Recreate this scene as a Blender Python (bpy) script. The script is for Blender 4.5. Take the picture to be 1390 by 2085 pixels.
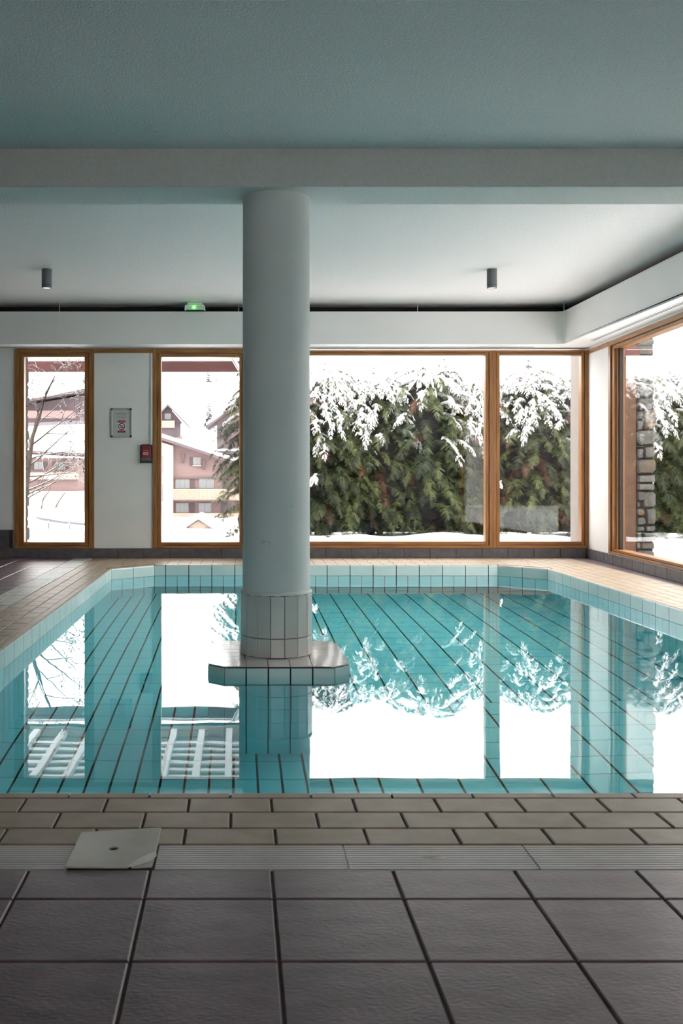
import bpy, math, random
from mathutils import Vector, Matrix
for o in list(bpy.data.objects): bpy.data.objects.remove(o)
S = bpy.context.scene
COL = S.collection
R = random.Random(7)

# ------------------------------------------------------------ camera, sky, exposure
EYE = 0.98; F = 2060.0; VX = 485.0; VY = 967.0
cd = bpy.data.cameras.new('camera'); cam = bpy.data.objects.new('camera', cd); COL.objects.link(cam)
cam.location = (0, 0, EYE); cam.rotation_euler = (math.pi/2, 0, 0)
cd.sensor_fit = 'VERTICAL'; cd.sensor_height = 36; cd.sensor_width = 24
cd.lens = F/2085*36
cd.shift_x = (695-VX)/2085; cd.shift_y = -(1042.5-VY)/2085
cd.clip_start = .05; cd.clip_end = 2000
cd.dof.use_dof = True; cd.dof.focus_distance = 8.5; cd.dof.aperture_fstop = 8
S.camera = cam
w = bpy.data.worlds.new('overcast_sky'); S.world = w; w.use_nodes = True
bg = w.node_tree.nodes['Background']; bg.inputs[0].default_value = (1, .95, .925, 1); bg.inputs[1].default_value = 1.0
S.view_settings.view_transform = 'Standard'; S.view_settings.look = 'None'
S.view_settings.gamma = 1; S.view_settings.use_curve_mapping = False
S.view_settings.exposure = 3.13
S.cycles.max_bounces = 16; S.cycles.diffuse_bounces = 8; S.cycles.transmission_bounces = 12; S.cycles.glossy_bounces = 6
S.cycles.transparent_max_bounces = 24

# ------------------------------------------------------------ helpers
def W(px, py, Y):
    return Vector(((px-VX)*Y/F, Y, EYE-(py-VY)*Y/F))
def tag(o, label=None, cat=None, group=None, kind=None):
    if label: o['label'] = label
    if cat: o['category'] = cat
    if group: o['group'] = group
    if kind: o['kind'] = kind
    return o
def empty(name, loc, label=None, cat=None, group=None, kind=None):
    o = bpy.data.objects.new(name, None); COL.objects.link(o); o.location = loc
    o.empty_display_size = .1
    return tag(o, label, cat, group, kind)
def adopt(o, parent):
    if parent is not None:
        o.parent = parent
        # meshes are built in world coordinates: cancel the root's offset, parts below it are already in place
        if parent.parent is None: o.matrix_parent_inverse = Matrix.Translation(-parent.location)
    return o
class MB:
    def __init__(s): s.v = []; s.f = []; s.m = []; s.sm = []
    def add(s, vs, fs, mi=0, sm=False):
        b = len(s.v); s.v += [tuple(v) for v in vs]
        for f in fs: s.f.append([b+i for i in f]); s.m.append(mi); s.sm.append(sm)
    def box(s, x0, x1, y0, y1, z0, z1, mi=0):
        s.add([(x0,y0,z0),(x1,y0,z0),(x1,y1,z0),(x0,y1,z0),(x0,y0,z1),(x1,y0,z1),(x1,y1,z1),(x0,y1,z1)],
              [(3,2,1,0),(4,5,6,7),(0,1,5,4),(1,2,6,5),(2,3,7,6),(3,0,4,7)], mi)
    def prism(s, poly, d, mi=0, sm=False):
        """poly: list of 3D points, extruded by vector d"""
        n = len(poly); P = [Vector(p) for p in poly]; d = Vector(d)
        nrm = Vector((0,0,0))
        for i in range(n): nrm += P[i].cross(P[(i+1) % n])
        if nrm.dot(d) > 0: P = P[::-1]
        Q = [p+d for p in P]
        s.add(P+Q, [tuple(range(n)), tuple(range(2*n-1, n-1, -1))], mi)
        b = len(s.v)-2*n
        for i in range(n):
            j = (i+1) % n
            s.f.append([b+j, b+i, b+n+i, b+n+j]); s.m.append(mi); s.sm.append(sm)
    def tube(s, pts, rad, n=8, mi=0, sm=True, caps=True, squash=1.0):
        pts = [Vector(p) for p in pts]; b = len(s.v); k = len(pts)
        if not hasattr(rad, '__len__'): rad = [rad]*k
        for i, p in enumerate(pts):
            t = (pts[min(i+1, k-1)]-pts[max(i-1, 0)]).normalized()
            up = Vector((0,0,1)) if abs(t.z) < .95 else Vector((1,0,0))
            a = t.cross(up).normalized(); c = a.cross(t)
            for j in range(n):
                an = 2*math.pi*j/n
                s.v.append(tuple(p+a*math.cos(an)*rad[i]+c*math.sin(an)*rad[i]*squash))
        for i in range(k-1):
            for j in range(n):
                j2 = (j+1) % n
                s.f.append([b+i*n+j, b+i*n+j2, b+(i+1)*n+j2, b+(i+1)*n+j]); s.m.append(mi); s.sm.append(sm)
        if caps:
            s.f.append([b+j for j in range(n)][::-1]); s.m.append(mi); s.sm.append(False)
            s.f.append([b+(k-1)*n+j for j in range(n)]); s.m.append(mi); s.sm.append(False)
    def lathe(s, prof, c, n=48, mi=0):
        """prof: list of (r,z)"""
        b = len(s.v); k = len(prof)
        for r, z in prof:
            for j in range(n):
                an = 2*math.pi*j/n; s.v.append((c[0]+r*math.cos(an), c[1]+r*math.sin(an), c[2]+z))
        for i in range(k-1):
            for j in range(n):
                j2 = (j+1) % n
                s.f.append([b+i*n+j, b+i*n+j2, b+(i+1)*n+j2, b+(i+1)*n+j]); s.m.append(mi); s.sm.append(True)
    def mesh(s, name, mats):
        me = bpy.data.meshes.new(name); me.from_pydata(s.v, [], s.f)
        for m in (mats if isinstance(mats, (list, tuple)) else [mats]): me.materials.append(m)
        me.polygons.foreach_set('material_index', s.m); me.polygons.foreach_set('use_smooth', s.sm)
        me.update(); return me
    def build(s, name, mats, parent=None, bevel=0):
        o = bpy.data.objects.new(name, s.mesh(name, mats)); COL.objects.link(o)
        if bevel:
            b = o.modifiers.new('bevel', 'BEVEL'); b.width = bevel; b.segments = 2; b.limit_method = 'ANGLE'
        return adopt(o, parent)
def bx(name, m, parent, *a, bevel=0):
    b = MB(); b.box(*a); return b.build(name, m, parent, bevel)

# ------------------------------------------------------------ materials
def N(nt, t, **kw):
    n = nt.nodes.new(t)
    for k, v in kw.items(): setattr(n, k, v)
    return n
def mat(name, col, rough=.5, col2=None, scale=8, stretch=(1,1,1), bump=0, bscale=None, rand=0, spec=.5,
        metal=0, detail=5, coat=0, emit=None, lo=.35, hi=.65, bdist=.004):
    m = bpy.data.materials.new(name); m.use_nodes = True; nt = m.node_tree; b = nt.nodes['Principled BSDF']
    L = nt.links.new
    b.inputs['Roughness'].default_value = rough; b.inputs['Metallic'].default_value = metal
    b.inputs['Specular IOR Level'].default_value = spec; b.inputs['Coat Weight'].default_value = coat
    b.inputs['Base Color'].default_value = (*col, 1)
    geo = N(nt, 'ShaderNodeNewGeometry'); mp = N(nt, 'ShaderNodeMapping'); mp.inputs['Scale'].default_value = stretch
    L(geo.outputs['Position'], mp.inputs['Vector'])
    out = None
    if col2 is not None:
        no = N(nt, 'ShaderNodeTexNoise'); no.inputs['Scale'].default_value = scale; no.inputs['Detail'].default_value = detail
        L(mp.outputs[0], no.inputs['Vector'])
        cr = N(nt, 'ShaderNodeValToRGB'); cr.color_ramp.elements[0].position = lo; cr.color_ramp.elements[1].position = hi
        cr.color_ramp.elements[0].color = (*col, 1); cr.color_ramp.elements[1].color = (*col2, 1)
        L(no.outputs['Fac'], cr.inputs[0]); out = cr.outputs[0]
    if rand:
        oi = N(nt, 'ShaderNodeObjectInfo'); mr = N(nt, 'ShaderNodeMapRange')
        mr.inputs['To Min'].default_value = 1-rand; mr.inputs['To Max'].default_value = 1+rand
        L(oi.outputs['Random'], mr.inputs['Value'])
        vm = N(nt, 'ShaderNodeVectorMath', operation='SCALE'); L(mr.outputs[0], vm.inputs['Scale'])
        if out: L(out, vm.inputs[0])
        else: vm.inputs[0].default_value = col
        out = vm.outputs[0]
    if out: L(out, b.inputs['Base Color'])
    if bump:
        n2 = N(nt, 'ShaderNodeTexNoise'); n2.inputs['Scale'].default_value = bscale or scale; n2.inputs['Detail'].default_value = 3
        L(mp.outputs[0], n2.inputs['Vector'])
        bu = N(nt, 'ShaderNodeBump'); bu.inputs['Strength'].default_value = bump; bu.inputs['Distance'].default_value = bdist
        L(n2.outputs['Fac'], bu.inputs['Height']); L(bu.outputs[0], b.inputs['Normal'])
    if emit:
        b.inputs['Emission Color'].default_value = (*emit[0], 1); b.inputs['Emission Strength'].default_value = emit[1]
    return m
M = {}
M['plaster'] = mat('wall_plaster', (.80,.79,.765), .85, (.76,.755,.735), 3, bump=.35, bscale=45)
M['ceiling'] = mat('ceiling_stipple', (.77,.745,.73), .9, (.71,.69,.68), 60, bump=.7, bscale=80, bdist=.006)
M['beam'] = mat('beam_plaster', (.72,.70,.67), .9, (.67,.655,.63), 50, bump=.6, bscale=80, bdist=.006)
M['board'] = mat('painted_board', (.80,.79,.77), .6, (.77,.76,.745), 2, bump=.1, bscale=30)
M['column'] = mat('column_paint', (.79,.80,.785), .65, (.75,.77,.755), 4, bump=.4, bscale=22, bdist=.003)
M['slate'] = mat('slate_tile', (.085,.052,.064), .36, (.15,.098,.117), 7, stretch=(1,2.2,1), bump=.5, bscale=60, rand=.08, bdist=.002, lo=.3, hi=.7)
M['skirt'] = mat('skirting_tile', (.075,.068,.075), .45, (.12,.11,.12), 14, bump=.4, bscale=60, rand=.1, bdist=.002)
M['grout_floor'] = mat('floor_grout', (.075,.058,.045), .9, (.05,.04,.032), 20)
M['cream'] = mat('coping_tile_glaze', (.275,.205,.135), .45, (.345,.262,.18), 9, bump=.25, bscale=50, rand=.05, bdist=.002)
M['grout_coping'] = mat('coping_grout', (.11,.08,.058), .9, (.16,.125,.095), 12)
M['aqua_pale'] = mat('edge_tile_glaze', (.60,.70,.68), .18, (.66,.75,.73), 5, rand=.03, bump=.1, bscale=6, bdist=.002)
M['aqua'] = mat('pool_tile_glaze', (.54,.91,.97), .3, (.59,.93,.98), 5, rand=.03)
M['grout_pool'] = mat('pool_grout', (.015,.025,.03), .9)
M['white_tile'] = mat('column_tile_glaze', (.66,.64,.61), .22, (.72,.71,.68), 6, rand=.03, bump=.1, bscale=8, bdist=.002)
M['grout_blue'] = mat('blue_grey_grout', (.08,.09,.16), .9)
M['grout_plum'] = mat('plum_grout', (.22,.05,.08), .9)
M['grate'] = mat('white_plastic_grate', (.56,.56,.55), .38, (.48,.48,.47), 6, bump=.1)
M['grate_dark'] = mat('drain_channel', (.06,.06,.06), .8)
M['lid'] = mat('cream_plastic_lid', (.60,.58,.52), .35, (.48,.45,.39), 9, bump=.15, lo=.4, hi=.75)
M['hole'] = mat('dark_recess', (.01,.01,.01), .9)
def wood(n, st, c1=(.20,.075,.018), c2=(.42,.19,.055)): return mat(n, c1, .38, c2, 1.0, stretch=st, bump=.15, bscale=1, detail=8, lo=.3, hi=.72)
M['wood_v'] = wood('window_wood_upright', (60,60,3)); M['wood_h'] = wood('window_wood_rail', (3,60,60)); M['wood_y'] = wood('window_wood_side_rail', (60,3,60))
M['seal'] = mat('black_seal', (.012,.01,.01), .6)
M['spot'] = mat('spotlight_paint', (.13,.14,.155), .45, bump=.05)
M['spot_lens'] = mat('spotlight_lens', (.8,.7,.6), .3, emit=((1,.75,.6), .11))
M['white_plastic'] = mat('white_plastic', (.75,.75,.73), .4, bump=.03)
M['led'] = mat('green_led', (.1,.9,.2), .3, emit=((.12,1,.1), 2.0))
M['green_diff'] = mat('emergency_diffuser', (.45,.6,.48), .3, emit=((.2,.9,.25), .008))
M['alu'] = mat('brushed_aluminium', (.55,.56,.55), .35, (.45,.46,.46), 40, stretch=(1,1,8), metal=.6)
M['corner'] = mat('black_corner', (.02,.022,.025), .4)
M['poster'] = mat('poster_paper', (.52,.54,.53), .5, (.48,.5,.5), 6)
M['poster_white'] = mat('pictogram_white', (.72,.68,.70), .5)
M['plinth_glaze'] = mat('plinth_tile_glaze', (.62,.58,.55), .07, (.70,.67,.64), 6, rand=.03, bump=.08, bscale=8, bdist=.002)
M['dark_red'] = mat('dark_red_print', (.20,.012,.03), .45)
M['ink'] = mat('grey_ink', (.16,.17,.17), .6)
M['pink_ink'] = mat('faded_pink_print', (.55,.22,.27), .6)
M['red_box'] = mat('red_alarm_plastic', (.35,.02,.035), .3, bump=.03)
M['dark_metal'] = mat('dark_metal', (.03,.03,.035), .4)
M['gap_shade'] = mat('gap_shade_black', (.02,.02,.022), .7, bump=.2)
M['snow'] = mat('snow', (.86,.88,.92), .7, (.90,.91,.93), 2, bump=.5, bscale=9, bdist=.03)
M['snow_far'] = mat('hillside_snow', (.86,.88,.91), .8, (.80,.82,.86), .12)
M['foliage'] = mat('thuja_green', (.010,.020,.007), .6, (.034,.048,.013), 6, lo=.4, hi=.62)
M['foliage_lt'] = mat('thuja_young_green', (.10,.115,.030), .55, (.05,.068,.02), 7)
M['foliage_br'] = mat('thuja_rust', (.11,.030,.012), .6, (.06,.022,.010), 7)
M['core'] = mat('hedge_shade_core', (.008,.008,.009), .9, (.013,.010,.009), 9, bump=.8)
M['bark'] = mat('bark', (.10,.065,.045), .85, (.17,.12,.09), 20, bump=.6)
M['bark_lt'] = mat('pale_bark', (.050,.036,.028), .85, (.085,.065,.05), 20)
M['leaf'] = mat('withered_leaf', (.06,.028,.016), .8)
M['chalet'] = mat('chalet_timber', (.15,.095,.09), .8, (.12,.078,.075), .4, stretch=(1,1,14))
M['chalet_dk'] = mat('chalet_dark_timber', (.062,.045,.052), .8, (.075,.055,.06), .5)
M['chalet_plaster'] = mat('chalet_plaster', (.30,.27,.23), .9, (.34,.3,.26), .3)
M['balcony'] = mat('balcony_wood', (.26,.20,.155), .8, (.22,.165,.125), 3)
M['shutter'] = mat('chalet_shutter', (.055,.04,.045), .8)
M['far_glass'] = mat('chalet_window_glass', (.10,.105,.115), .2)
M['fascia'] = mat('canopy_fascia', (.11,.035,.030), .6, (.085,.027,.024), 2, stretch=(1,8,8), bump=.2)
M['canopy_lt'] = mat('canopy_white_rafter', (.75,.75,.75), .6, bump=.1)
M['canopy_plank'] = mat('canopy_plank', (.16,.10,.07), .7, (.11,.07,.05), 3)
M['panel_brown'] = mat('exterior_brown_panel', (.070,.028,.011), .6, (.09,.037,.015), 3, stretch=(1,1,6), bump=.15)
M['reveal'] = mat('pink_plaster_reveal', (.19,.165,.15), .8, (.175,.15,.135), 5)
M['stone'] = mat('wall_stone', (.055,.052,.049), .85, (.11,.103,.095), 9, bump=1, bscale=22, rand=.25, bdist=.012)
M['stone_ochre'] = mat('ochre_stone', (.12,.072,.034), .85, (.08,.072,.064), 9, bump=1, bscale=22, bdist=.012)
M['panelling'] = mat('pale_panelling', (.50,.48,.455), .7, (.44,.42,.40), 3, stretch=(8,8,1))
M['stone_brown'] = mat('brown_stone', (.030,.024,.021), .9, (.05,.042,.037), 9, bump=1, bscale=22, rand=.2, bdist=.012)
M['dark_panelling'] = mat('dark_panelling', (.14,.11,.09), .7, (.11,.085,.07), 3, stretch=(8,8,1))
M['mortar'] = mat('dark_mortar', (.012,.010,.009), .95)
M['rail'] = mat('guard_rail_steel', (.07,.07,.085), .5)
M['spruce'] = mat('snowy_spruce', (.045,.052,.045), .8, (.032,.04,.034), 2)

# clear glass: sharp mirror over clear, stronger towards grazing
def glass_mat():
    m = bpy.data.materials.new('window_glass'); m.use_nodes = True; nt = m.node_tree; nt.nodes.clear(); L = nt.links.new
    o = N(nt, 'ShaderNodeOutputMaterial'); mx = N(nt, 'ShaderNodeMixShader')
    t = N(nt, 'ShaderNodeBsdfTransparent'); t.inputs[0].default_value = (.97,.98,.975,1)
    g = N(nt, 'ShaderNodeBsdfGlossy'); g.inputs['Roughness'].default_value = 0
    lw = N(nt, 'ShaderNodeLayerWeight'); lw.inputs[0].default_value = .5
    p = N(nt, 'ShaderNodeMath', operation='POWER'); p.inputs[1].default_value = 5
    k = N(nt, 'ShaderNodeMath', operation='MULTIPLY_ADD'); k.inputs[1].default_value = .94; k.inputs[2].default_value = .036
    L(lw.outputs['Facing'], p.inputs[0]); L(p.outputs[0], k.inputs[0]); L(k.outputs[0], mx.inputs[0])
    L(t.outputs[0], mx.inputs[1]); L(g.outputs[0], mx.inputs[2]); L(mx.outputs[0], o.inputs['Surface'])
    return m
M['glass'] = glass_mat()
def water_mat():
    m = bpy.data.materials.new('pool_water'); m.use_nodes = True; nt = m.node_tree; nt.nodes.clear(); L = nt.links.new
    o = N(nt, 'ShaderNodeOutputMaterial'); g = N(nt, 'ShaderNodeBsdfGlass')
    g.inputs['IOR'].default_value = 1.333; g.inputs['Roughness'].default_value = 0
    va = N(nt, 'ShaderNodeVolumeAbsorption'); va.inputs['Color'].default_value = (.15,.96,.985,1); va.inputs['Density'].default_value = .27
    geo = N(nt, 'ShaderNodeNewGeometry'); mp = N(nt, 'ShaderNodeMapping'); mp.inputs['Scale'].default_value = (1,.6,1)
    no = N(nt, 'ShaderNodeTexNoise'); no.inputs['Scale'].default_value = 2.2; no.inputs['Detail'].default_value = 2
    bu = N(nt, 'ShaderNodeBump'); bu.inputs['Strength'].default_value = .075; bu.inputs['Distance'].default_value = .01
    L(geo.outputs['Position'], mp.inputs[0]); L(mp.outputs[0], no.inputs['Vector']); L(no.outputs['Fac'], bu.inputs['Height'])
    L(bu.outputs[0], g.inputs['Normal']); L(g.outputs[0], o.inputs['Surface']); L(va.outputs[0], o.inputs['Volume'])
    return m
M['water'] = water_mat()

# ------------------------------------------------------------ tiles (shared meshes, bevelled edges)
_tc = {}
def tile_geo(b, w, d, h, mi=0, ch=.003):
    x, y = w/2, d/2; c = ch
    v = [(-x,-y,0),(x,-y,0),(x,y,0),(-x,y,0),(-x,-y,h-c),(x,-y,h-c),(x,y,h-c),(-x,y,h-c),
         (-x+c,-y+c,h),(x-c,-y+c,h),(x-c,y-c,h),(-x+c,y-c,h)]
    f = [(8,9,10,11)]
    for i in range(4):
        j = (i+1) % 4; f += [(i,j,4+j,4+i), (4+i,4+j,8+j,8+i)]
    return v, f
def tile_mesh(name, w, d, h, m, ch=.003):
    k = (name, round(w,3), round(d,3), round(h,4), m.name)
    if k not in _tc:
        b = MB(); v, f = tile_geo(b, w, d, h, ch=ch); b.add(v, f); _tc[k] = b.mesh(name, m)
    return _tc[k]
def frame_mat(c, ex, ey, ez):
    mt = Matrix.Identity(4)
    for i in range(3): mt[i][0] = ex[i]; mt[i][1] = ey[i]; mt[i][2] = ez[i]; mt[i][3] = c[i]
    return mt
EX, EY, EZ = Vector((1,0,0)), Vector((0,1,0)), Vector((0,0,1))
def tile(name, m, parent, c, w, d, h=.008, ex=EX, ey=EY, ez=EZ, stuff=None, ch=.003):
    """a tile centred at c (underside), w along ex, d along ey, thickness along ez"""
    mt = frame_mat(c, ex, ey, ez)
    if stuff is not None:
        v, f = tile_geo(None, w, d, h, ch=ch); stuff.add([mt @ Vector(p) for p in v], f); return None
    o = bpy.data.objects.new(name, tile_mesh(name, w, d, h, m, ch)); COL.objects.link(o)
    adopt(o, parent); o.matrix_basis = mt
    return o

# ------------------------------------------------------------ floor
PX0, PX1, PY0, PY1, CH = -1.333, 3.24, 3.125, 11.0, .42
WATER = -.118; BOT = -1.585
XL, YB, YF = -5.0, 11.95, -2.6                       # left wall, back wall, wall behind the camera
RX = lambda y: 4.13-.0393*(11.95-y)                  # inner face of the right wall
fl = MB(); T = .006
XO = 4.35
fl.box(XL-.2, PX0-.02, YF-.2, YB+.12, -.3, -T, 0); fl.box(PX1+.02, XO, YF-.2, YB+.12, -.3, -T, 0)
fl.box(PX0-.02, PX1+.02, YF-.2, PY0-.02, -.3, -T, 0); fl.box(PX0-.02, PX1+.02, PY1+.02, YB+.12, -.3, -T, 0)
floor = fl.build('floor', M['grout_floor'])
tag(floor, 'dark slate tiled floor around the indoor pool with its grout bed', kind='structure')
TS = .3005; G = .006
st = MB()
def floor_tile(x0, x1, y0, y1, part):
    if x1-x0 < .02 or y1-y0 < .02: return
    tile('floor_tile', M['slate'], floor, ((x0+x1)/2, (y0+y1)/2, -T), x1-x0-G, y1-y0-G, T, stuff=None if part else st)
NG0, NG1 = 2.514, 2.681          # near grate band
LG0, LG1 = -1.93, -1.708         # left grate band
RD = 3.90                        # start of dark tiles on the right
xs = [.0818+TS*k for k in range(-17, 14)]
for i, x in enumerate(xs):
    for k in range(-17, 1):
        y1 = 2.339+TS*(k+1); y0 = y1-TS; y1 = min(y1, NG0)
        if x+TS > RX(y0)-.0: continue
        vis = y1 > 1.75 and -.75 < x < 1.5
        floor_tile(x, x+TS, y0, y1, vis)
for i in range(11):
    x1 = LG0-TS*i
    for k in range(32):
        y1 = YB-TS*k; y0 = max(y1-TS, NG0)
        if y1 < NG0: continue
        floor_tile(max(x1-TS, XL), x1, y0, y1, i < 3 and y1 > 7.6)
for k in range(32):
    y1 = YB-TS*k; y0 = max(y1-TS, NG0)
    if y1 < NG0: continue
    floor_tile(RD, max(RD+.03, RX((y0+y1)/2)-.004), y0, y1, y1 > 8.6)
so = st.build('tile_field', M['slate'], floor); so['kind'] = 'stuff'

# ------------------------------------------------------------ the pool
pool = empty('swimming_pool', (.95, 7, BOT), 'indoor swimming pool lined with pale aqua tiles and edged with cream coping', 'pool')
O = [Vector((PX0,PY0)), Vector((PX1,PY0)), Vector((PX1,PY1-CH)), Vector((PX1-CH,PY1)), Vector((PX0+CH,PY1)), Vector((PX0,PY1-CH))]
sh = MB(); TH = .02
for i in range(6):           # solid grout walls behind the tiles
    a, b = O[i], O[(i+1) % 6]; t = (b-a).normalized(); n = Vector((-t.y, t.x))
    a2, b2 = a-t*.12, b+t*.12
    q = [a2-n*.006, b2-n*.006, b2-n*.25, a2-n*.25]
    if i in (2, 4):
        q = [a-n*.006, b-n*.006, Vector((b.x if i == 2 else a.x, PY1+.02)), Vector((PX1+.02 if i == 2 else PX0-.02, PY1+.02)), Vector((PX1+.02 if i == 2 else PX0-.02, PY1-CH))]
        q = [a-n*.006, b-n*.006, Vector((PX1+.02, PY1+.02)) if i == 2 else Vector((PX0-.02, PY1+.02))]
    sh.prism([(p.x, p.y, BOT-.1) for p in q], (0,0,-T-.001-(BOT-.1)))
sh.box(PX0-.2, PX1+.2, PY0-.2, PY1+.2, BOT-.15, BOT-.006)
sh.build('basin', M['grout_pool'], pool)
cb = MB()                     # coping bed
cb.box(LG0+.0, PX0-.003, NG0, YB, -.02, -.0085); cb.box(PX1+.003, RD, NG0, YB, -.02, -.0085)
cb.box(PX0-.003, PX1+.003, NG0, PY0-.003, -.02, -.0085); cb.box(PX0-.003, PX1+.003, PY1+.003, YB, -.02, -.0085)
for s_, xx in ((1, PX0), (-1, PX1)):
    cb.prism([(xx-.01*s_, PY1-CH, -.02), (xx-.01*s_, PY1+.01, -.02), (xx+s_*CH, PY1+.01, -.02)], (0,0,.0115))
cb.build('coping_bed', M['grout_coping'], pool)
# bullnose edge tiles and wall tiles, edge by edge
ph = [(.222-PX0, .2465), (9.10-PY0, .25), (.0, .2965), (PX1-CH+.038, .2505), (.0, .2965), ((PY1-CH)-6.51, .258)]
prof = [(.005,-.116),(-.006,-.116),(-.006,-.016),(-.003,-.006),(.006,-.001),(.014,0),(.052,0),(.052,-.010),(.005,-.010)]
wall_list = []
for i in range(6):
    a, b = O[i], O[(i+1) % 6]; t = (b-a).normalized(); n = Vector((-t.y, t.x)); Ln = (b-a).length
    p0, sp = ph[i]; s0 = p0-math.ceil(p0/sp)*sp
    while s0 < Ln:
        e0, e1 = max(s0, 0)+.004, min(s0+sp, Ln)-.004
        if e1-e0 > .03:
            key = ('edge', round(e1-e0, 3))
            if key not in _tc:
                mb = MB(); L_ = e1-e0; npf = len(prof)
                mb.prism([(0, -u, z) for u, z in prof], (L_, 0, 0))
                me = mb.mesh('edge_tile', [M['aqua_pale'], M['cream']])
                for p in me.polygons:
                    if p.center.z > -.0095: p.material_index = 1
                _tc[key] = me
            o = bpy.data.objects.new('edge_tile', _tc[key]); COL.objects.link(o); adopt(o, pool)
            o.matrix_basis = frame_mat((a.x+t.x*e0, a.y+t.y*e0, 0), (t.x,t.y,0), (n.x,n.y,0), EZ)
        for h2 in range(2):
            q0, q1 = max(s0+h2*sp/2, 0)+.0045, min(s0+(h2+1)*sp/2, Ln)-.0045
            if q1-q0 < .015: continue
            for r in range(6):
                zt = -.121-.25*r; zb = max(zt-.25, BOT)+.004
                c = a+t*((q0+q1)/2)-n*.002
                pr = (0 if i else 50)+{0:0, 1:(1 if i in (3,4,5) else 3), 2:(2 if i == 5 else 4)}.get(r, 6+r)
                wall_list.append((pr, c.y, (c.x, c.y, (zt+zb)/2), q1-q0, zt-zb, Vector((t.x,t.y,0)), Vector((n.x,n.y,0))))
        s0 += sp
wall_list.sort(key=lambda q: (q[0], -q[1]))
st = MB()
for k, (pr, _, c, w_, d_, ex, ez) in enumerate(wall_list):
    tile('wall_tile', M['aqua'], pool, c, w_, d_, .007, ex, EZ, -(-ez), stuff=None if k < 298 else st, ch=.002)
so = st.build('wall_tile_field', M['aqua'], pool); so['kind'] = 'stuff'
# pool floor tiles
tl = []
ys = [5.16+.25*k for k in range(-9, 25)]
for y in ys:
    y0, y1 = y, y+.25
    if y1 < PY0 or y0 > PY1: continue
    for k in range(-2, 15):
        x = -1.1345+.1233*k; tl.append((x, x+.1233, y0, y1))
    if y0 < 6.39:
        q = [.715, .908]+[.908+.2073*j for j in range(1, 13)]
    else:
        q = [.715, .785]+[.785+.2048*j for j in range(1, 13)]
    for j in range(len(q)-1): tl.append((q[j], q[j+1], y0, y1))
tl = [q for q in tl if q[0] < PX1-.01 and q[1] > PX0+.01]
px = lambda q: VX+(q[0]+q[1])/2*F/((q[2]+q[3])/2)
tl.sort(key=lambda q: (0 if (q[3] > 4.95 and -30 < px(q) < 1420) else 1, q[2]))
st = MB()
for k, (x0, x1, y0, y1) in enumerate(tl):
    x0 = max(x0, PX0-.01); x1 = min(x1, PX1+.01); y0 = max(y0, PY0-.01); y1 = min(y1, PY1+.01)
    tile('floor_tile', M['aqua'], pool, ((x0+x1)/2, (y0+y1)/2, BOT-.007), x1-x0-.012, y1-y0-.006, .007, stuff=None if k < 298 else st, ch=.002)
so = st.build('floor_tile_field', M['aqua'], pool); so['kind'] = 'stuff'
# coping tiles (top at z=0)
st = MB()
def cop(x0, x1, y0, y1, part=True, g=.007):
    if x1-x0 < .02 or y1-y0 < .02: return
    tile('coping_tile', M['cream'], pool, ((x0+x1)/2, (y0+y1)/2, -.0085), x1-x0-g, y1-y0-g, .0085, stuff=None if part else st)
BN = .055
ny = [PY0-BN, 2.941, 2.808, 2.684]
for r in range(3):
    off = (.098, -.0223, .0999)[r]
    for k in range(-8, 16):
        x0 = off+.2465*k; x1 = x0+.2465
        x0 = max(x0, LG1); x1 = min(x1, PX1+.66)
        cop(x0, x1, ny[r+1], ny[r], -.9 < x1 and x0 < 1.9)
for side in (0, 1):
    for r in range(3):
        if side == 0: x1 = PX0-BN-.107*r; x0 = x1-.107; vis = 4.0
        else: x0 = PX1+BN+.107*r; x1 = x0+.107; vis = 6.6
        y = PY0-BN+(.129 if r % 2 else 0)-.258
        while y < YB-.03:
            cop(x0, x1, max(y, PY0-BN), min(y+.258, YB-.005), y+.258 > vis and (side == 0 or r < 2 or True) and not (side == 1 and r == 2 and y < 7.5))
            y += .258
# tiles between the right rows and the slate
x0 = PX1+BN+.321
y = PY0
while y < YB-.05:
    cop(x0, x0+.142, y, min(y+.25, YB-.01), y > 8.2); cop(x0+.142, RD, y, min(y+.25, YB-.01), y > 8.2); y += .25
for r in range(7):
    y0 = PY1+BN+.127*r
    x = PX0+CH-.12*(r % 2)-.75
    while x < PX1+BN:
        cop(max(x, PX0-BN), min(x+.25, PX1+BN), y0, min(y0+.127, YB-.005), False, g=.0045); x += .25
for s_, xx in ((1, PX0), (-1, PX1)):   # triangular infill at the cut corners
    for q in range(3):
        f0, f1 = q/3, (q+1)/3
        k = .052*1.414
        A = (xx-s_*BN, PY1-CH+k); B = (xx+s_*(CH-k), PY1+BN)
        lx = lambda f: A[0]+(B[0]-A[0])*f
        ly = lambda f: A[1]+(B[1]-A[1])*f
        mb = MB(); e = .004*s_
        pl = [(lx(f0)+e, ly(f0)+.006), (lx(f1)-e, ly(f1)+.006), (lx(f1)-e, B[1]-.004), (lx(f0)+e, B[1]-.004)]
        mb.prism([(p[0], p[1], -.0085) for p in pl], (0,0,.0085)); mb.build('coping_tile', M['cream'], pool)
so = st.build('coping_tile_field', M['cream'], pool); so['kind'] = 'stuff'
# water body
wm = MB(); e = .014
wo = [O[0]+Vector((-e,-e)), O[1]+Vector((e,-e)), O[2]+Vector((e,0)), O[3]+Vector((0,e)), O[4]+Vector((0,e)), O[5]+Vector((-e,0))]
wm.prism([(p.x, p.y, BOT-.012) for p in wo], (0,0,WATER-(BOT-.012)))
wt = wm.build('pool_water', M['water']); tag(wt, 'still turquoise water filling the swimming pool', 'water')

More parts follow.
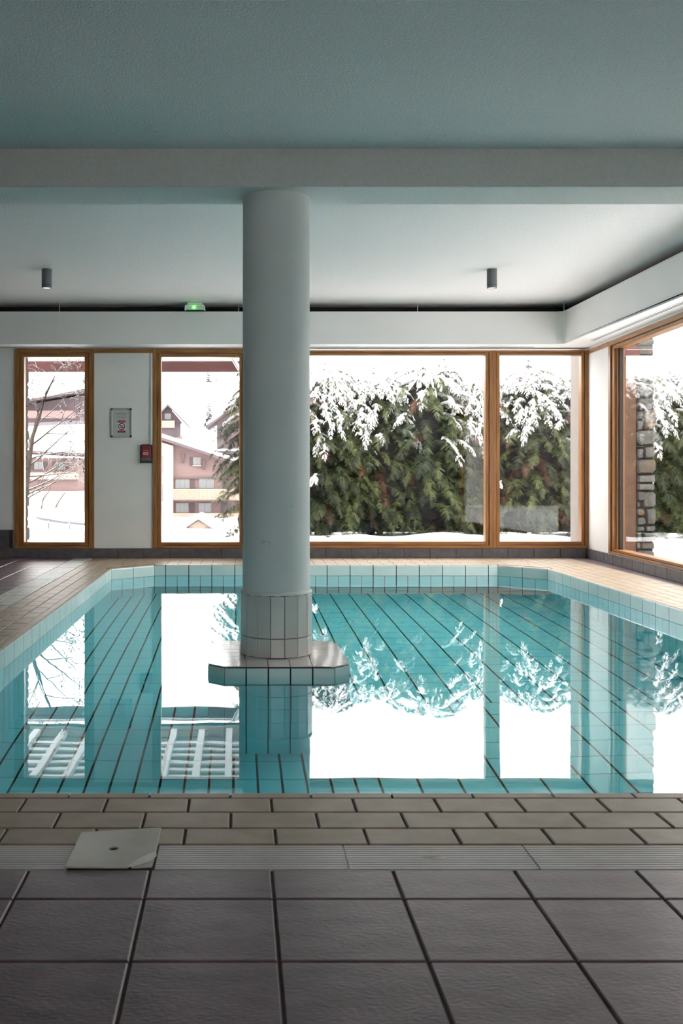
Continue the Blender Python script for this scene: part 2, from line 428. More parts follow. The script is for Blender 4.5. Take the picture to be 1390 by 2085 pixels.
# ------------------------------------------------------------ column with its tiled base standing in the pool
CX, CY = .2225, 5.945
col = empty('round_column', (CX, CY, BOT), 'white round plastered column on a tiled plinth rising out of the pool', 'column')
mb = MB(); mb.lathe([(.197,-.06),(.197,.30),(.1965,1.4),(.196,2.605)], (CX,CY,0), 72); mb.build('shaft', M['column'], col)
mb = MB(); mb.lathe([(.19,.288),(.208,.290),(.211,.297),(.208,.306),(.199,.312),(.19,.313)], (CX,CY,0), 48)
for k, v in enumerate(mb.v):
    a = math.atan2(v[1]-CY, v[0]-CX); q = 1+.006*math.sin(a*23)+.005*math.sin(a*41+1)
    mb.v[k] = (CX+(v[0]-CX)*q, CY+(v[1]-CY)*q, v[2]+.002*math.sin(a*17))
mb.build('plaster_collar', M['column'], col)
mb = MB(); mb.prism([(CX+.2035*math.cos(2*math.pi*k/32), CY+.2035*math.sin(2*math.pi*k/32), -.07) for k in range(32)], (0,0,.362)); mb.build('grout_core', M['grout_blue'], col)
for k in range(16):
    a = 2*math.pi*k/16-math.pi/2; n = Vector((math.cos(a), math.sin(a), 0)); t = Vector((-n.y, n.x, 0))
    for z0, z1 in ((-.064, .047), (.047, .290)):
        c = Vector((CX,CY,0))+n*.1995; tile('base_tile', M['white_tile'], col, (c.x, c.y, (z0+z1)/2), .0815-.004, z1-z0-.004, .008, t, EZ, n)
# scuffs on the shaft
for (sx, sy, L_, tilt) in ((541,1104,.055,.15), (549,1107,.02,1.2), (535,1101,.015,-.6), (592,1030,.018,.5), (596,1034,.01,-.4)):
    ax = (sx-VX)*(CY-.197)/F; dx = ax-CX; yy = CY-math.sqrt(.1975**2-dx*dx); z = EYE-(sy-VY)*yy/F
    mb = MB(); mb.tube([(ax-L_/2*math.cos(tilt), yy+.0002, z-L_/2*math.sin(tilt)), (ax, yy, z+.003), (ax+L_/2*math.cos(tilt), yy+.0005, z+L_/2*math.sin(tilt))], .0011, 5)
    mb.build('scuff', M['ink'], col)
QX0, QX1, QY0, QY1, QC, QT = CX-.391, CX+.394, 5.512, 6.375, .09, -.064
def octo(i): return [(QX0+QC+i*.4,QY0+i),(QX1-QC-i*.4,QY0+i),(QX1-i,QY0+QC+i*.4),(QX1-i,QY1-QC-i*.4),(QX1-QC-i*.4,QY1-i),(QX0+QC+i*.4,QY1-i),(QX0+i,QY1-QC-i*.4),(QX0+i,QY0+QC+i*.4)]
mb = MB(); oc = octo(.007); mb.prism([(x,y,BOT-.004) for x,y in oc], (0,0,QT-.007-(BOT-.004))); mb.build('plinth_core', M['grout_pool'], col)
oc = octo(0)
for i in range(8):
    a, b = Vector(oc[i]), Vector(oc[(i+1)%8]); t = (b-a).normalized(); n = Vector((t.y, -t.x)); Ln = (b-a).length
    k = max(1, round(Ln/.1208)); w_ = Ln/k
    for j in range(k):
        c = a+t*(w_*(j+.5))-n*.007
        for (z0, z1) in ((-.072-.276, -.072), (-.598,-.348), (-.848,-.598), (-1.098,-.848), (-1.348,-1.098), (BOT,-1.348)):
            tile('plinth_tile', M['aqua'] if z1 < -.1 else M['aqua_pale'], col, (c.x, c.y, (z0+z1)/2), w_-.007, z1-z0-.005, .007, Vector((t.x,t.y,0)), EZ, Vector((n.x,n.y,0)), ch=.002)
mb = MB(); oc2 = octo(.004); mb.prism([(x,y,QT-.0065) for x,y in oc2], (0,0,.004)); mb.build('plinth_grout', M['grout_plum'], col)
def top_tile(poly):
    mb = MB(); c = Vector((sum(p[0] for p in poly)/len(poly), sum(p[1] for p in poly)/len(poly)))
    q = []
    for p in poly:
        d = Vector(p)-c; q.append(c+d*(1-.005/max(d.length,.01)))
    mb.prism([(p.x,p.y,QT-.006) for p in q], (0,0,.006)); mb.build('plinth_top_tile', M['plinth_glaze'], col)
RI = .212
def ring_pt(x, y):
    d = Vector((x-CX, y-CY)); d = d.normalized()*RI*.99; return (CX+d.x, CY+d.y)
n_f = 5; fx = [QX0+QC+(QX1-QX0-2*QC)*k/n_f for k in range(n_f+1)]
n_s = 6; fy = [QY0+QC+(QY1-QY0-2*QC)*k/n_s for k in range(n_s+1)]
IX = .185
for yy, sg in ((QY0, 1), (QY1, -1)):
    for k in range(n_f):
        x0, x1 = fx[k], fx[k+1]
        yi = CY-sg*.215
        i0, i1 = max(x0, CX-IX), min(x1, CX+IX)
        if k in (0, n_f-1): i0 = CX-IX if k == 0 else fx[k]; i1 = fx[1] if k == 0 else CX+IX
        top_tile([(x0,yy),(x1,yy),(i1,yi),(i0,yi)])
for xx, sg in ((QX0, 1), (QX1, -1)):
    for k in range(n_s):
        y0, y1 = fy[k], fy[k+1]; xi = CX-sg*IX
        j0, j1 = max(y0, CY-.215), min(y1, CY+.215)
        if j1-j0 < .01: j0, j1 = (CY-.215, CY-.205) if k == 0 else (CY+.205, CY+.215)
        top_tile([(xx,y0),(xx,y1),(xi,j1),(xi,j0)])
for xx, sx_ in ((QX0,1),(QX1,-1)):
    for yy, sy_ in ((QY0,1),(QY1,-1)):
        top_tile([(xx+sx_*QC,yy),(xx,yy+sy_*QC),(CX-sx_*IX,CY-sy_*.215)])
for sx_ in (-1,1):
    for sy_ in (-1,1):
        top_tile([(CX+sx_*IX,CY+sy_*.215),(CX+sx_*IX,CY+sy_*.06),(CX+sx_*.10,CY+sy_*.12),(CX+sx_*.05,CY+sy_*.215)])

# ------------------------------------------------------------ drain grates
def grate_section(x0, x1, y0, y1, along, label, n=11):
    g = empty('drain_grate', ((x0+x1)/2, (y0+y1)/2, -.008), label, 'grate', None)
    e = .002
    if along == 'x':
        p = (y1-y0)/n
        for k in range(n): bx_slat(g, x0+e, x1-e, y0+p*k+.001, y0+p*(k+1)-.0055)
        for q in range(5):
            xx = x0+(x1-x0)*(q+.02)/4.04; bx('cross_bar', M['grate'], g, xx, xx+.006, y0+.001, y1-.001, -.008, -.0045)
    else:
        p = (x1-x0)/n
        for k in range(n): bx_slat(g, x0+p*k+.003, x0+p*(k+1)-.004, y0+.006, y1-.006)
        for q in range(5):
            yy = y0+(y1-y0)*(q+.02)/4.04; bx('cross_bar', M['grate'], g, x0+.001, x1-.001, yy, yy+.006, -.008, -.0045)
    return g
_sl = {}
def bx_slat(g, x0, x1, y0, y1):
    k = (round(x1-x0,4), round(y1-y0,4))
    if k not in _sl:
        m = MB(); m.box(-k[0]/2, k[0]/2, -k[1]/2, k[1]/2, 0, .0095); _sl[k] = m.mesh('slat', M['grate'])
    o = bpy.data.objects.new('slat', _sl[k]); COL.objects.link(o); adopt(o, g)
    o.matrix_basis = Matrix.Translation(((x0+x1)/2, (y0+y1)/2, -.0088))
for x0, x1, lb in ((-.92,-.432,'white slotted drain grate at the left picture edge before the cream cover plate'),
                   (-.21,.275,'white slotted drain grate just right of the cream cover plate'),
                   (.275,.75,'white slotted drain grate with a small brown stain, second from the cover plate'),
                   (.75,1.225,'white slotted drain grate at the right end of the foreground channel')):
    grate_section(x0, x1, NG0+.002, NG1-.002, 'x', lb)
mb = MB(); mb.box(LG1, RD, NG0, NG1, -.0086, -.0080); mb.build('drain_channel', M['grate_dark'], pool)
mb = MB(); mb.tube([(.47,2.588,.0009),(.50,2.59,.0012),(.53,2.588,.0009)], [.004,.009,.004], 10, squash=.05); 
sn = mb.build('stain', M['cream'], [o for o in bpy.data.objects if o.name.startswith('drain_grate') and abs(o.location.x-.5125) < .01][0]); sn['label'] = 'small brown stain'
ORD = ['nearest the far wall','second from the far wall','third from the far wall','fourth from the far wall','fifth from the far wall','sixth from the far wall','seventh from the far wall','eighth from the far wall']
for k in range(8):
    y1 = YB-.03-.62*k
    grate_section(LG0+.004, LG1-.004, y1-.61, y1, 'y', 'pale drain grate beside the left coping, '+ORD[k], n=10)
mb = MB(); mb.box(LG0, LG1, NG1, YB, -.0086, -.0080); mb.build('drain_channel', M['grate_dark'], pool)

# cover plate lying over the channel, its near right corner chipped and folded
lid = empty('cover_plate', (-.32, 2.64, 0), 'cream cover plate with a dark centre hole and bent corner on the drain channel', 'cover')
A, B, C, D = Vector((-.432,2.518,.006)), Vector((-.212,2.518,.004)), Vector((-.211,2.765,.017)), Vector((-.428,2.757,.007))
B1 = A.lerp(B, .70); B2 = B.lerp(C, .36); Bc = B+Vector((-.004,.012,-.004)); B3 = (B1+B2)/2+Vector((.016,-.014,.0015))
cen = (A+B+C+D)/4+Vector((-.004,-.008,.0)); hr = .013
rim = [A, A.lerp(B,.35), B1, B2, B2.lerp(C,.5), C, C.lerp(D,.33), C.lerp(D,.66), D, D.lerp(A,.5)]
hol = []
for p in rim:
    d = (p-cen); d.z = 0; d.normalize(); hol.append(cen+d*hr+Vector((0,0,.0005)))
mb = MB(); n_ = len(rim); dn = Vector((0,0,-.005))
vs = rim+hol+[p+dn for p in rim]+[p+dn for p in hol]
fs = []
for i in range(n_):
    j = (i+1) % n_
    fs += [(i,j,n_+j,n_+i), (2*n_+j,2*n_+i,3*n_+i,3*n_+j), (j,i,2*n_+i,2*n_+j), (n_+i,n_+j,3*n_+j,3*n_+i)]
mb.add(vs, fs); mb.build('plate', M['lid'], lid, bevel=.0012)
mb = MB(); lf = Vector((0,0,.0045))
mb.add([B1+lf*.2, B1.lerp(B2,.5)+lf*1.4, B2+lf*.4, B1.lerp(B2,.93)+Vector((.008,-.02,-.001)), B3.lerp(Bc,.25), B1+Vector((.014,-.0005,-.0005))], [(0,5,4,1),(1,4,3,2)])
s2 = mb.build('folded_corner', M['white_plastic'], lid); s2['label'] = 'pale folded edge of the bent corner'
mb = MB(); mb.prism([B3.lerp(Bc,.25)-lf*.3, B1+Vector((.012,0,-.002)), Bc, B2+Vector((0,-.01,-.003)), B1.lerp(B2,.9)+Vector((.006,-.02,-.002))], (0,0,-.002)); mb.build('bent_flap', M['lid'], lid)
mb = MB(); mb.lathe([(.0001,0),(.016,0)], (cen.x,cen.y,cen.z-.0055), 16); mb.build('finger_hole', M['hole'], lid)

# ------------------------------------------------------------ room shell
K = 172.4
bX = lambda p: (p-VX)/K
bZ = lambda p: EYE-(p-VY)/K
ZT, ZSILL = 2.471, .116
def struct(o, label): return tag(o, label, kind='structure')
wl = MB(); y0, y1 = YB, YB+.12
wl.box(XL-.2, bX(30), y0, y1, -.3, 3.1); wl.box(bX(190), bX(311), y0, y1, -.3, 3.1); wl.box(bX(500), bX(600), y0, y1, -.3, 3.1)
wl.box(bX(30), XO, y0, y1, -.3, ZSILL-.002); wl.box(bX(30), XO, y0, y1, ZT+.002, 3.1); wl.box(bX(1198), XO, y0, y1, -.3, 3.1)
struct(wl.build('wall_back', M['plaster']), 'white plastered back wall with its four tall window openings')
# right wall runs slightly askew
rd = Vector((-.0393,-1,0)).normalized(); rn = Vector((-1,.0393,0)).normalized(); rc = Vector((4.13,11.95,0))
def RP(s, u, z): p = rc+rd*s+rn*u; return Vector((p.x, p.y, z))     # s along towards camera, u into the room
def rbox(mb, s0, s1, u0, u1, z0, z1, mi=0):
    v = [RP(s,u,z) for z in (z0,z1) for s,u in ((s0,u0),(s0,u1),(s1,u1),(s1,u0))]
    mb.add(v, [(0,1,2,3)[::-1],(4,5,6,7),(0,1,5,4),(1,2,6,5),(2,3,7,6),(3,0,4,7)], mi)
W5a, W5b, W5z0, W5z1 = .76, 6.0, .118, 2.452
wr = MB(); tk = -.16
rbox(wr, -.1, W5a, tk, 0, -.3, 3.1); rbox(wr, W5b, 14.8, tk, 0, -.3, 3.1); rbox(wr, W5a, W5b, tk, 0, -.3, W5z0-.002); rbox(wr, W5a, W5b, tk, 0, W5z1+.002, 3.1)
struct(wr.build('wall_right', M['plaster']), 'white plastered right wall with one long window')
wb = MB(); wb.box(XL-.2, XL, YF-.2, YB+.1, -.3, 3.1); struct(wb.build('wall_left', M['dark_panelling']), 'dark left wall outside the view')
wb = MB(); wb.box(XL-.2, .24, YF-.2, YF, -.3, 3.1); wb.box(1.6, XO, YF-.2, YF, -.3, 3.1); wb.box(.24, 1.6, YF-.2, YF, -.3, .05); wb.box(.24, 1.6, YF-.2, YF, 2.45, 3.1); struct(wb.build('wall_front', M['panelling']), 'pale panelled wall behind the viewer')
cl = MB(); cl.box(XL-.2, XO, 6.05, YB+.12, 2.95, 3.15); cl.box(XL-.2, XO+.1, YF-.2, 5.7, 2.814, 3.15)
struct(cl.build('ceiling', M['ceiling']), 'grey stippled plaster ceiling on both sides of the beam')
cl = MB(); cl.box(XL, XO, 5.69, 6.06, 2.60, 3.12); struct(cl.build('trim_1', M['beam'], bevel=.006), 'deep plastered ceiling beam crossing the room above the column')
# bulkhead below the ceiling, along back and right walls, with a dark gap above it
BY, BX, BZ0, BZ1 = 11.6, 3.725, 2.478, 2.85
path = [(XL, BY), (3.64, BY), (3.705, 11.575), (BX, 11.52), (BX, -1.0)]
bk = MB()
inner = [(x,y,BZ0) for x,y in path]; outer = [(XL,YB-.001,BZ0),(4.128,YB-.001,BZ0),(RX(-1)-.002,-1.0,BZ0)]
poly = inner+[outer[2],outer[1],outer[0]]
def strip(mb, z0, z1, th, off=0):
    n = len(path)
    P = [Vector((x,y)) for x,y in path]; Q = []
    for i, p in enumerate(P):
        a = (P[min(i+1,n-1)]-P[max(i-1,0)]).normalized(); nn = Vector((a.y*-1, a.x)); Q.append((p+nn*off, p+nn*(off+th)))
    for i in range(n-1):
        a0, a1 = Q[i]; b0, b1 = Q[i+1]
        mb.prism([(a0.x,a0.y,z0),(b0.x,b0.y,z0),(b1.x,b1.y,z0),(a1.x,a1.y,z0)], (0,0,z1-z0))
strip(bk, BZ0+.018, BZ1, .02)
bk.prism(poly, (0,0,.018))
bo = bk.build('trim_2', M['board']); struct(bo, 'white boxed bulkhead running above the windows around the room')
lp = MB(); strip(lp, BZ1-.006, BZ1+.003, .03, -.005); lo = lp.build('top_lip', M['board'], bo)
lp = MB(); lp.box(bX(128), bX(128)+.006, BY-.003, BY, BZ0, BZ1); lp.build('joint_cover', M['board'], bo)
dk = MB(); dk.box(XL, 3.95, YB-.06, YB-.02, BZ1-.2, 2.949); rbox(dk, .05, 12.5, .02, .06, BZ1-.2, 2.949)  # black strips put the shade of the gap above the bulkhead into colour
dk = dk.build('gap_shade_strip', M['gap_shade'], bo)
for k, (xx, yy) in enumerate(((bX(121)*.973, 11.62), (bX(486)*.98, 11.62), ((850-VX)*11.62/F, 11.62), (3.70, 11.50))):
    h = MB(); h.tube([(xx,yy,BZ1-.02),(xx,yy,2.951)], .004, 6); hh = h.build('hanger_rod', M['white_plastic']); tag(hh, ['thin white hanger rod above the bulkhead left of the emergency light','thin white hanger rod above the bulkhead hard by the column','thin white hanger rod above the bulkhead right of the column','thin white hanger rod at the corner of the bulkhead'][k], 'rod')
# slot diffusers under the bulkhead
def diffuser(p0, p1, wv, label):
    p0, p1, wv = Vector(p0), Vector(p1), Vector(wv)
    g = empty('slot_diffuser', p0, label, 'air vent')
    m = MB(); m.prism([p0-wv, p1-wv, p1+wv, p0+wv], (0,0,-.004)); m.build('flange', M['board'], g)
    for s in (-.45, .25):
        a = wv*s; b = wv*(s+.3)
        m = MB(); m.prism([p0+a+Vector((0,0,-.0042)), p1+a+Vector((0,0,-.0042)), p1+b+Vector((0,0,-.0042)), p0+b+Vector((0,0,-.0042))], (0,0,-.001)); m.build('slot', M['hole'], g)
diffuser((3.935,11.26,BZ0), (3.75,5.2,BZ0), (.035,0,0), 'long white slot diffuser under the right bulkhead')
diffuser((.35,11.82,BZ0), (3.45,11.82,BZ0), (0,.035,0), 'white slot diffuser under the bulkhead above the wide back window')
diffuser((-3.6,11.82,BZ0), (-1.95,11.82,BZ0), (0,.035,0), 'white slot diffuser under the bulkhead above the leftmost window')

# skirtings
bb = MB(); bb.box(XL, RX(YB)-.0, YB-.012, YB, -.008, .112); bb.box(XL, bX(28), YB-.012, YB, .112, .332)
bbo = struct(bb.build('baseboard_back', M['grout_floor']), 'dark tile skirting along the back wall')
for k in range(-16, 15):
    x0 = -.197+.307*k; x1 = min(x0+.307, RX(YB)-.012)
    if x0 > 4.1: break
    tile('skirting_tile', M['skirt'], bbo, ((x0+x1)/2, YB-.011, .057), x1-x0-.004, .112, .008, EX, EZ, -EY)
    if x1 < bX(34): tile('skirting_tile', M['skirt'], bbo, ((x0+min(x1,bX(28)))/2, YB-.011, .223), min(x1,bX(28))-x0-.004, .212, .008, EX, EZ, -EY)
x0 = bX(18)
tile('skirting_tile', M['skirt'], bbo, ((x0+bX(28))/2, YB-.011, .223), bX(28)-x0-.003, .212, .008, EX, EZ, -EY)
bb = MB(); rbox(bb, .02, 14.5, 0, .012, -.008, .112)
bbo = struct(bb.build('baseboard_right', M['grout_floor']), 'dark tile skirting along the right wall')
for k in range(40):
    s0 = .02+.307*k; c = RP(s0+.1535, .011, .057); tile('skirting_tile', M['skirt'], bbo, c, .303, .112, .008, rd, EZ, rn)

# windows
def window(i, p0, p1, g0, g1, zb, zgb, zgt, zt, label, gz=None):
    X0, X1, A0, A1 = bX(p0), bX(p1), bX(g0), bX(g1)
    g = struct(empty('window_%d' % i, ((X0+X1)/2, YB, zb)), label)
    ya, yb_ = YB-.018, YB+.10
    a0, a1 = X0+(A0-X0)*.5, A1+(X1-A1)*.5
    zc0, zc1 = zb+(zgb-zb)*.45, zgt+(zt-zgt)*.5
    for q in ((X0, a0), (a1, X1)): bx('frame_post', M['wood_v'], g, q[0], q[1], ya, yb_, zb, zt, bevel=.003)
    for q in ((zc1, zt), (zb, zc0)): bx('frame_rail', M['wood_h'], g, a0, a1, ya, yb_, q[0], q[1], bevel=.003)
    for q in ((a0+.004, A0), (A1, a1-.004)): bx('sash_stile', M['wood_v'], g, q[0], q[1], ya+.012, yb_, zc0, zc1, bevel=.003)
    for q in ((zc0+.004, zgb), (zgt, zc1-.004)): bx('sash_rail', M['wood_h'], g, A0, A1, ya+.012, yb_, q[0], q[1], bevel=.003)
    m = MB(); m.box(a0, a1, yb_-.03, yb_-.02, zc0, zc0+.004); m.box(a0, a0+.004, yb_-.03, yb_-.02, zc0, zc1); m.box(a1-.004, a1, yb_-.03, yb_-.02, zc0, zc1); m.build('seal', M['seal'], g)
    m = MB(); m.box(A0-.01, A1+.01, YB+.055, YB+.063, zgb-.01, zgt+.01); m.build('pane', M['glass'], g)
window(1, 30, 190, 49, 172, ZSILL, bZ(1104), bZ(727), bZ(711), 'narrow leftmost window with brown wooden frame')
window(2, 311, 500, 328, 487, ZSILL, bZ(1104), bZ(727), bZ(711), 'wooden framed window left of the column looking out at chalets')
window(3, 600, 1002.5, 614, 988, ZSILL, bZ(1103), bZ(723), bZ(713), 'widest back window right of the column facing the snowy hedge')
window(4, 1002.5, 1197, 1017, 1183, ZSILL, bZ(1103), bZ(723), bZ(713), 'back window in the right corner facing the snowy hedge')
m = MB(); m.box(bX(190)+.001, bX(311)-.001, YB-.016, YB-.001, bZ(719), bZ(711)); m.box(bX(500)+.001, bX(600)-.001, YB-.016, YB-.001, bZ(719), bZ(711))
struct(m.build('trim_3', M['wood_h']), 'wooden header strip joining the back windows')
m = MB(); m.box(bX(188), bX(190)+.012, YB-.022, YB-.0185, ZSILL, bZ(719)); m.build('cover_strip', M['wood_v'], bpy.data.objects['trim_3'])
g5 = struct(empty('window_5', RP(3, 0, .12)), 'long wooden framed window in the right wall')
S0, S1 = W5a, W5b; ga, gb = S0+.17, S1-.12
def rb(name, mt, *boxes, bevel=.003):
    for q in boxes:
        m = MB(); rbox(m, *q); m.build(name, mt, g5, bevel=bevel)
rb('frame_post', M['wood_v'], (S0, S0+.07, -.11, .012, W5z0, W5z1), (S1-.06, S1, -.11, .012, W5z0, W5z1))
rb('frame_rail', M['wood_y'], (S0+.07, S1-.06, -.11, .012, W5z1-.05, W5z1), (S0+.07, S1-.06, -.11, .012, W5z0, W5z0+.022))
rb('sash_stile', M['wood_v'], (S0+.075, ga-.03, -.11, -.004, W5z0+.022, W5z1-.05), (gb, S1-.064, -.11, -.004, W5z0+.022, W5z1-.05))
rb('inner_bead', M['wood_v'], (ga-.03, ga, -.11, -.03, W5z0+.03, W5z1-.06))
rb('sash_rail', M['wood_y'], (S0+.075, gb, -.11, -.004, W5z1-.092, W5z1-.054), (S0+.075, gb, -.11, -.004, W5z0+.026, W5z0+.050))
rb('seal', M['seal'], (ga, ga+.022, -.09, -.05, W5z0+.05, W5z1-.092), bevel=0)
rb('pane', M['glass'], (ga-.005, gb+.01, -.078, -.070, W5z0+.045, W5z1-.085), bevel=0)
g6 = struct(empty('window_6', (1.04, YF, .05)), 'added tall glazed opening behind the viewer, lighting the column from the front')  # unseen opening added to light the column and beam from the front
for q in ((.24,.31), (1.53,1.6)): bx('frame_post', M['wood_v'], g6, q[0], q[1], YF-.12, YF+.01, .05, 2.45, bevel=.003)
for q in ((.05,.12), (2.38,2.45)): bx('frame_rail', M['wood_h'], g6, .31, 1.53, YF-.12, YF+.01, q[0], q[1], bevel=.003)
bx('pane', M['glass'], g6, .31, 1.53, YF-.07, YF-.062, .12, 2.38)
m = MB(); rbox(m, .012, S0-.002, .001, .014, W5z1-.048, W5z1); struct(m.build('trim_4', M['wood_y']), 'wooden header strip in the right corner')

# ------------------------------------------------------------ fittings
def spot(x, label):
    y = 9.69; g = empty('ceiling_spotlight', (x, y, 2.95), label, 'spotlight')
    m = MB(); m.lathe([(.0005,0),(.047,0),(.048,-.003),(.048,-.168),(.046,-.183),(.041,-.183),(.040,-.160)], (x,y,2.95), 32); m.build('body', M['spot'], g)
    m = MB(); m.lathe([(.0005,-.1785),(.041,-.1785)], (x,y,2.95), 24); m.build('lens', M['spot_lens'], g)
    m = MB(); m.lathe([(.0481,-.150),(.0488,-.152),(.0481,-.154)], (x,y,2.95), 32); m.build('ring', M['dark_metal'], g)
spot((95-VX)*9.69/F, 'grey cylinder ceiling spotlight on the left, above the leftmost window')
spot((1001-VX)*9.69/F, 'grey cylinder ceiling spotlight on the right side of the column')
ex, ez = (397-VX)*11.56/F, 2.862
el = empty('emergency_light', (ex, 11.56, ez), 'small white emergency light with a glowing green lamp on top of the bulkhead', 'light')
m = MB(); m.prism([(ex-.085,11.5,ez+.03),(ex+.085,11.5,ez+.03),(ex+.085,11.5,ez+.082),(ex-.085,11.5,ez+.082)], (0,.09,0)); m.build('housing', M['white_plastic'], el, bevel=.006)
m = MB()
for q in ([(-.118,0),(-.105,0),(-.095,.05),(-.112,.05)], [(.105,0),(.118,0),(.112,.05),(.095,.05)], [(-.112,.044),(.112,.044),(.1,.058),(-.1,.058)]):
    m.prism([(ex+a,11.49,ez-.006+b) for a,b in q], (0,.08,0))
m.build('shroud', M['white_plastic'], el, bevel=.003)
m = MB(); m.prism([(ex-.104,11.495,ez),(ex+.104,11.495,ez),(ex+.094,11.495,ez+.038),(ex-.094,11.495,ez+.038)], (0,.06,0)); m.build('diffuser', M['green_diff'], el)
m = MB(); m.lathe([(.0005,-.007),(.010,-.004),(.013,0),(.010,.004),(.0005,.007)], (ex-.01,11.485,ez+.020), 12); m.build('lamp', M['led'], el)

# notice in a snap frame
sx0, sx1, sz0, sz1 = bX(225), bX(269), bZ(891), bZ(831)
sg = empty('notice_frame', ((sx0+sx1)/2, YB, sz0), 'aluminium snap frame with black corners holding a no smoking notice on the white pier', 'sign')
def sb(name, mt, x0, x1, z0, z1, d0, d1, par=sg, bevel=0): return bx(name, mt, par, x0, x1, YB-d1, YB-d0, z0, z1, bevel=bevel)
fw = .024
m = MB(); m.box(sx0+fw, sx1-fw, YB-.014, YB, sz1-fw, sz1); m.box(sx0+fw, sx1-fw, YB-.014, YB, sz0, sz0+fw); m.box(sx0, sx0+fw, YB-.014, YB, sz0+fw, sz1-fw); m.box(sx1-fw, sx1, YB-.014, YB, sz0+fw, sz1-fw)
m.build('frame', M['alu'], sg, bevel=.004)
for cx_, sxn in ((sx0, 1), (sx1, -1)):
    for cz_, szn in ((sz0, 1), (sz1, -1)):
        arc = [(cx_+sxn*(fw-fw*math.sin(a)), cz_+szn*(fw-fw*math.cos(a))) for a in (0,.4,.8,1.2,1.571)]
        m = MB(); m.prism([(x,YB-.017,z) for x,z in [(cx_+sxn*(fw+.002),cz_+szn*(fw+.002))]+arc], (0,.0165,0)); m.build('corner_cap', M['corner'], sg)
poster = sb('poster', M['poster'], sx0+fw-.002, sx1-fw+.002, sz0+fw-.002, sz1-fw+.002, 0, .006)
U = lambda cx: sx0+(cx-135)/(1250-135)*(sx1-sx0)
V = lambda cy: sz1-(cy-150)/(1700-150)*(sz1-sz0)
sb('red_tab', M['dark_red'], U(1010), U(1075), V(235), V(180), .014, .0152)
def dashes(name, cx0, cx1, cy0, cy1, mt, d, wr=(14,40), gap=12):
    m = MB(); x = cx0; rr = random.Random(cy0)
    while x < cx1:
        w_ = min(rr.uniform(*wr), cx1-x); m.box(U(x), U(x+w_), YB-d, YB-d+.0004, V(cy1), V(cy0)); x += w_+gap
    return m.build(name, mt, poster)
dashes('text_line', 400, 1000, 415, 450, M['ink'], .0066); dashes('text_line', 460, 950, 480, 512, M['ink'], .0066, gap=26); dashes('text_line', 480, 940, 605, 660, M['ink'], .0066, (14,34), 26)
sb('pictogram_panel', M['poster_white'], U(490), U(930), V(1460), V(780), .006, .0068, poster)
sb('red_band', M['dark_red'], U(500), U(912), V(915), V(795), .0068, .0074, poster); sb('red_band', M['dark_red'], U(500), U(912), V(1445), V(1318), .0068, .0074, poster)
dashes('text_line', 535, 880, 838, 875, M['pink_ink'], .0078); dashes('text_line', 540, 880, 1345, 1372, M['pink_ink'], .0078, gap=16); dashes('text_line', 560, 860, 1395, 1415, M['pink_ink'], .0078, gap=20)
cx_, cz_ = U(706), V(1115); ro, ri = (U(885)-U(525))/2, (U(885)-U(525))/2*.76
m = MB()
for k in range(32):
    a0, a1 = 2*math.pi*k/32, 2*math.pi*(k+1)/32
    m.add([(cx_+r*math.cos(a), YB-.0078, cz_+r*math.sin(a)) for r, a in ((ri,a0),(ri,a1),(ro,a1),(ro,a0))], [(0,1,2,3)])
q = ri*.09
m.add([(cx_-ri*.78-q, YB-.0084, cz_+ri*.70-q), (cx_-ri*.70+q, YB-.0084, cz_+ri*.78+q), (cx_+ri*.78+q, YB-.0084, cz_-ri*.70+q), (cx_+ri*.70-q, YB-.0084, cz_-ri*.78-q)], [(0,1,2,3)])
m.build('prohibition_ring', M['dark_red'], poster)
m = MB(); m.box(U(620), U(730), YB-.0080, YB-.0076, V(1190), V(1165)); m.box(U(735), U(790), YB-.0080, YB-.0076, V(1190), V(1160))
m.tube([(U(760),YB-.008,V(1150)),(U(800),YB-.008,V(1110)),(U(760),YB-.008,V(1060)),(U(720),YB-.008,V(1050))], .0022, 5); m.build('cigarette_symbol', M['corner'], poster)

# manual call point with a clear hinged cover, and its cable trunking
c0, c1, d0, d1 = bX(285.5), bX(310.5), bZ(943), bZ(905)
cp = empty('alarm_call_point', ((c0+c1)/2, YB, d0), 'dark red wall alarm box in a clear cover beside the second window', 'alarm')
def cb_(name, mt, a0, a1, b0, b1, e0, e1, bevel=0):
    return bx(name, mt, cp, c0+(c1-c0)*a0, c0+(c1-c0)*a1, YB-e1, YB-e0, d0+(d1-d0)*b0, d0+(d1-d0)*b1, bevel=bevel)
cb_('back_plate', M['dark_metal'], 0, 1, .02, .97, 0, .012, .003); cb_('case', M['red_box'], .13, .87, .27, .92, .012, .05, .004)
cb_('base_ledge', M['dark_metal'], 0, 1, .0, .12, .012, .066, .004); cb_('top_hinge', M['dark_metal'], .14, .86, .93, 1.0, .012, .055, .003)
cb_('lower_case', M['ink'], .1, .9, .12, .27, .012, .045, .003)
cb_('label_plate', M['poster_white'], .27, .68, .44, .58, .05, .051); cb_('label_print', M['ink'], .38, .62, .49, .53, .051, .0514)
for k in range(4): cb_('white_mark', M['pink_ink'], .29+.1*k, .36+.1*k, .64, .69, .05, .0508)
m = MB(); a0, a1 = c0+.004, c1-.004; yy = YB-.064
m.box(a0, a1, yy-.002, yy, d0+.012, d1-.014); m.box(a0, a0+.002, yy, YB-.012, d0+.012, d1-.014); m.box(a1-.002, a1, yy, YB-.012, d0+.012, d1-.014)
m.build('clear_cover', M['glass'], cp)
tr_ = bx('cable_trunking', M['white_plastic'], None, bX(306.5), bX(310.5), YB-.02, YB-.0005, d1, bZ(719.5), bevel=.002); tag(tr_, 'thin white vertical cable trunking running down to the red alarm box', 'trunking')

